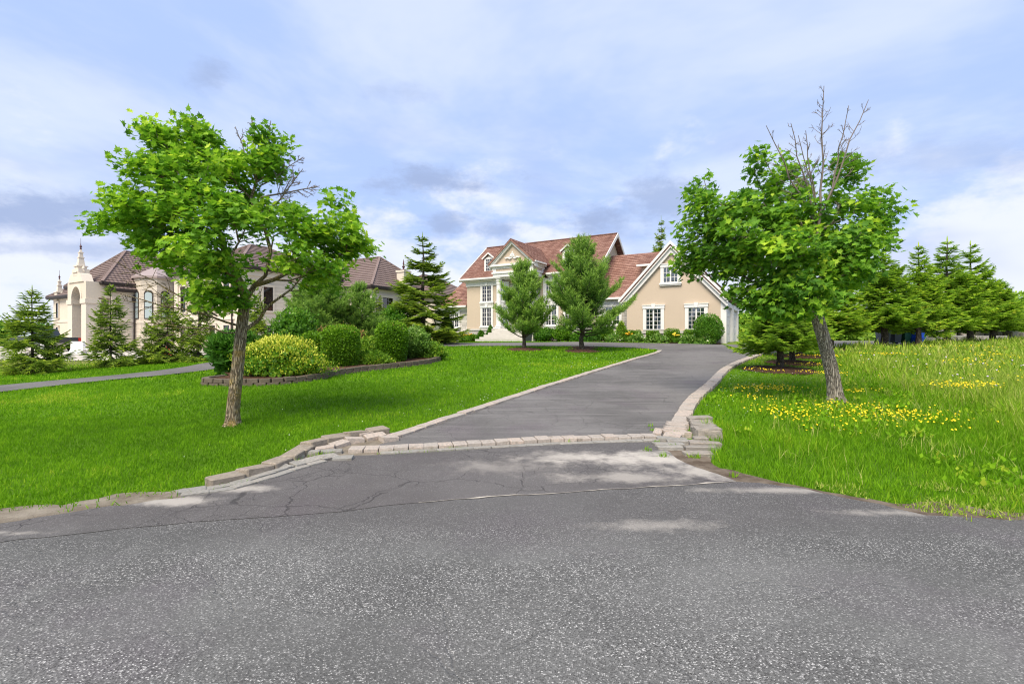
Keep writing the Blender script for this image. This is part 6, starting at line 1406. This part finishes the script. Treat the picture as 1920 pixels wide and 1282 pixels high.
def rough_set(name, label, specs, mat, pick, seed):
    XS = []
    for s_ in specs:
        x, y, h, w, mead, a, b, g = rough(*s_); t = np.where(mead > .45, .24+.34*a+.32*b, .08+.36*a+.38*b)+g.normal(0, .17, len(x))
        k = (g.random(len(x)) < mead) if pick else (g.random(len(x)) >= mead); XS.append((x[k], y[k], h[k], w[k], t[k]))
    X = [np.concatenate(q) for q in zip(*XS)]; return blades(name, label, 'grass', *X, mat, .42, seed=seed)
spec = [(4.2, 8.5, 2.2, 13.5, 1500, 111, 1.0, .0085), (8.5, 13, 2.6, 20, 620, 112, 1.0, .013), (13, 20, 5, 29, 200, 113, 1.0, .024), (20, 34, 9, 42, 60, 114, 1.0, .05)]
rough_set('rough_grass', 'rougher green grass between the driveway and the meadow on the right', spec, M['lawn'], False, 6)
rough_set('meadow_grass', 'tall pale yellow-green meadow grass on the right', spec, M['meadow'], True, 7)
g = np.random.default_rng(31); cx, cy = sample(420, 2.8, 12, 4.6, 13, g); ok = inpoly(cx, cy, RIGHT_LAND) & ~blocked(cx, cy) & ~inpoly(cx, cy, VERGE_R) & (near_line(cx, cy, DR) > .5) & (cx > 3.0) & (vnoise(cx, cy, 1.1, 32) > .42); cx = cx[ok]; cy = cy[ok]; k = 14
P = np.column_stack([np.repeat(cx, k)+g.normal(0, .07, len(cx)*k), np.repeat(cy, k)+g.normal(0, .07, len(cx)*k)]); D = unit(np.column_stack([g.normal(0, .7, len(P)), g.normal(0, .7, len(P)), np.full(len(P), .75)]))
V, F, T = scatter(LF_V, LF_F, basis(D, np.array([0, 0, 1.0])+g.normal(0, .3, D.shape)), np.column_stack([P, H(P[:, 0], P[:, 1])+g.uniform(.01, .12, len(P))]), g.uniform(.05, .10, len(P)), np.clip(np.repeat(g.normal(.62, .2, len(cx)), k)+g.normal(0, .1, len(P)), 0, 1))
tag(obj('broadleaf_weeds', np_mesh('broadleaf_weeds', V, F, T, mat=M['lawn'])), 'leafy weeds mixed into the rough grass on the right', 'weeds', None, 'stuff')
x, y = sample(9000, 3, 16, 5.2, 15, g); ok = inpoly(x, y, RIGHT_LAND) & ~blocked(x, y) & (vnoise(x, y, .7, 33) > .5) & (x > 3.4) & (near_line(x, y, DR) > .6) & view(x, y); x = x[ok]; y = y[ok]
blades('long_grass', 'loose long grass stalks standing above the rough grass on the right', 'grass', x, y, g.uniform(.14, .34, len(x))*(.7+.03*x), np.full(len(x), .009), g.uniform(.3, 1.0, len(x)), M['meadow'], .45, seed=34)
# weedy strip under the boundary spruces
g = np.random.default_rng(9); x, y = sample(9000, -32, -9, 16, 29, g); q = -.87*x+.5*y; ok = view(x, y) & (q > 23.3) & ~inpoly(x, y, GRAVEL); x = x[ok]; y = y[ok]
blades('weedy_grass', 'dry weedy grass under the boundary spruces', 'grass', x, y, .10*g.uniform(.5, 2.0, len(x)), np.full(len(x), .035), g.uniform(.35, 1.0, len(x)), M['meadow'], .5, seed=8)
# tufts in the joints of the paving and along the verges
g = np.random.default_rng(12); xs = []; ys = []
for cx, cy, r, n in ((-2.62, 6.42, .10, 60), (-2.50, 6.52, .09, 50), (-2.75, 6.2, .05, 20), (2.30, 6.95, .08, 40), (2.12, 7.12, .07, 40), (2.02, 6.45, .06, 40), (2.42, 6.42, .08, 50), (2.45, 7.55, .05, 26), (2.60, 7.70, .05, 30), (2.30, 7.9, .05, 26), (2.34, 8.2, .05, 22), (2.56, 5.60, .05, 16), (4.3, 4.34, .05, 14), (1.9, 6.75, .06, 30), (-.35, 7.05, .03, 10), (.85, 7.2, .03, 8), (-1.55, 8.05, .04, 12)):
    a = g.uniform(0, 2*math.pi, n); d = r*np.sqrt(g.random(n)); xs.append(cx+np.cos(a)*d); ys.append(cy+np.sin(a)*d)
x = np.concatenate(xs); y = np.concatenate(ys)
blades('joint_weeds', 'small weeds growing in the paving joints', 'weeds', x, y, .055*g.uniform(.5, 1.6, len(x)), np.full(len(x), .009), g.uniform(.3, .9, len(x)), M['lawn'], .7, dz=.0, seed=13)
g = np.random.default_rng(14); x, y = sample(5200, 3.1, 6.4, 4.1, 5.3, g); ok = (vnoise(x, y, .35, 15) > .40) & (y > 4.22+.05*np.sin(x*3)) & (x > 3.2+.8*(5.25-y)) ; x = x[ok]; y = y[ok]
blades('verge_weeds', 'low yellowish weeds creeping onto the right edge of the road', 'weeds', x, y, .05*g.uniform(.4, 1.5, len(x)), np.full(len(x), .010), g.uniform(.4, 1.0, len(x)), M['meadow'], .8, dz=.0, seed=16)
g = np.random.default_rng(17); x, y = sample(2600, -8, -2.9, 4.3, 5.4, g); k = near_line(x, y, VERGE_L); ok = (k < .16) & (y > 4.45) & (vnoise(x, y, .3, 18) > .4) & ~inpoly(x, y, APRON); x = x[ok]; y = y[ok]
blades('edge_weeds', 'ragged fringe of grass along the left dirt verge', 'weeds', x, y, .06*g.uniform(.5, 1.4, len(x)), np.full(len(x), .009), g.uniform(.2, .8, len(x)), M['lawn'], .7, dz=.0, seed=19)
# flowers: little cushions of petals on top of the grass
FLV = np.array([(0, 0, .0), (.5, 0, .18), (.25, .43, .18), (-.25, .43, .18), (-.5, 0, .18), (-.25, -.43, .18), (.25, -.43, .18)]); FLF = np.array([(0, i, i % 6+1) for i in range(1, 7)])
def flowers(name, label, x, y, z, size, mat, seed):
    g = np.random.default_rng(seed); n = len(x); up = unit(np.column_stack([g.normal(0, .4, n), g.normal(0, .4, n)-.35, np.ones(n)])); Mx = basis(np.cross(up, unit(g.normal(size=(n, 3)))), up)
    V, F, _ = scatter(FLV, FLF, Mx, np.column_stack([x, y, H(x, y)+z]), np.asarray(size)*np.ones(n)); o = obj(name, np_mesh(name, V, F, mat=mat)); tag(o, label, 'flowers', None, 'stuff')
g = np.random.default_rng(20); fx = []; fy = []; fz = []
for cx, cy, rx, ry, n, z in ((5.15, 8.95, .5, .95, 150, .11), (6.4, 9.1, .8, .95, 210, .12), (7.2, 8.9, .8, .9, 190, .12), (6.2, 11.6, .75, .45, 210, .15), (7.9, 11.2, .5, .25, 60, .15), (8.1, 15.6, .5, .4, 70, .12), (9.3, 15.2, .5, .5, 70, .12), (9.6, 14.6, .5, .35, 60, .12), (10.2, 16.9, .9, .5, 110, .14), (12.6, 20.2, 1.3, .5, 150, .16), (15.8, 20.4, 1.1, .5, 120, .22), (9.9, 10.6, .7, .4, 160, .40), (12.4, 11.2, .6, .4, 70, .45), (14.6, 15.4, 1.0, .7, 90, .45), (17.5, 17.5, 1.2, .9, 90, .45), (20.5, 22, 2.0, .7, 70, .4), (5.2, 10.4, .5, .4, 26, .13), (7.0, 8.6, 1.6, .5, 40, .14), (13, 14, 4, 3, 60, .42)):
    a = g.normal(0, .55, (n, 2)); fx.append(cx+a[:, 0]*rx); fy.append(cy+a[:, 1]*ry); fz.append(z*g.uniform(.75, 1.1, n))
x = np.concatenate(fx); y = np.concatenate(fy); z = np.concatenate(fz); ok = ~blocked(x, y); x = x[ok]; y = y[ok]; z = z[ok]
flowers('yellow_flowers', 'patches of small yellow wildflowers in the grass on the right', x, y, z, .025*(1+.05*y/2)*g.uniform(.7, 1.3, len(x)), M['yellow'], 21)
x, y = sample(2000, -4.5, 6.5, 6.2, 22, g); k = near_line(x, y, DL); ok = (k > .3) & (g.random(2000) < np.exp(-k/1.1)) & ~blocked(x, y) & ~inpoly(x, y, RIGHT_LAND) & ~inpoly(x, y, PAVE_L); x = x[ok]; y = y[ok]
x2, y2 = sample(1400, 2.6, 9, 7.6, 16, g); k = near_line(x2, y2, DR); ok = (k > .45) & (g.random(1400) < np.exp(-k/.9)) & inpoly(x2, y2, RIGHT_LAND) & ~blocked(x2, y2); x = np.concatenate([x, x2[ok]]); y = np.concatenate([y, y2[ok]])
flowers('clover_flowers', 'white clover heads dotted along the driveway edges', x, y, np.full(len(x), .06), .0085*(1+.06*y)*g.uniform(.7, 1.3, len(x)), M['white_fl'], 22)
x, y = sample(150, 8.5, 17, 8, 18, g); ok = x > 7.8+.3*(y-5); x = x[ok]; y = y[ok]
flowers('vetch_flowers', 'pale mauve flowers scattered through the meadow', x, y, g.uniform(.3, .5, len(x)), .042*g.uniform(.7, 1.3, len(x)), M['mauve'], 23)
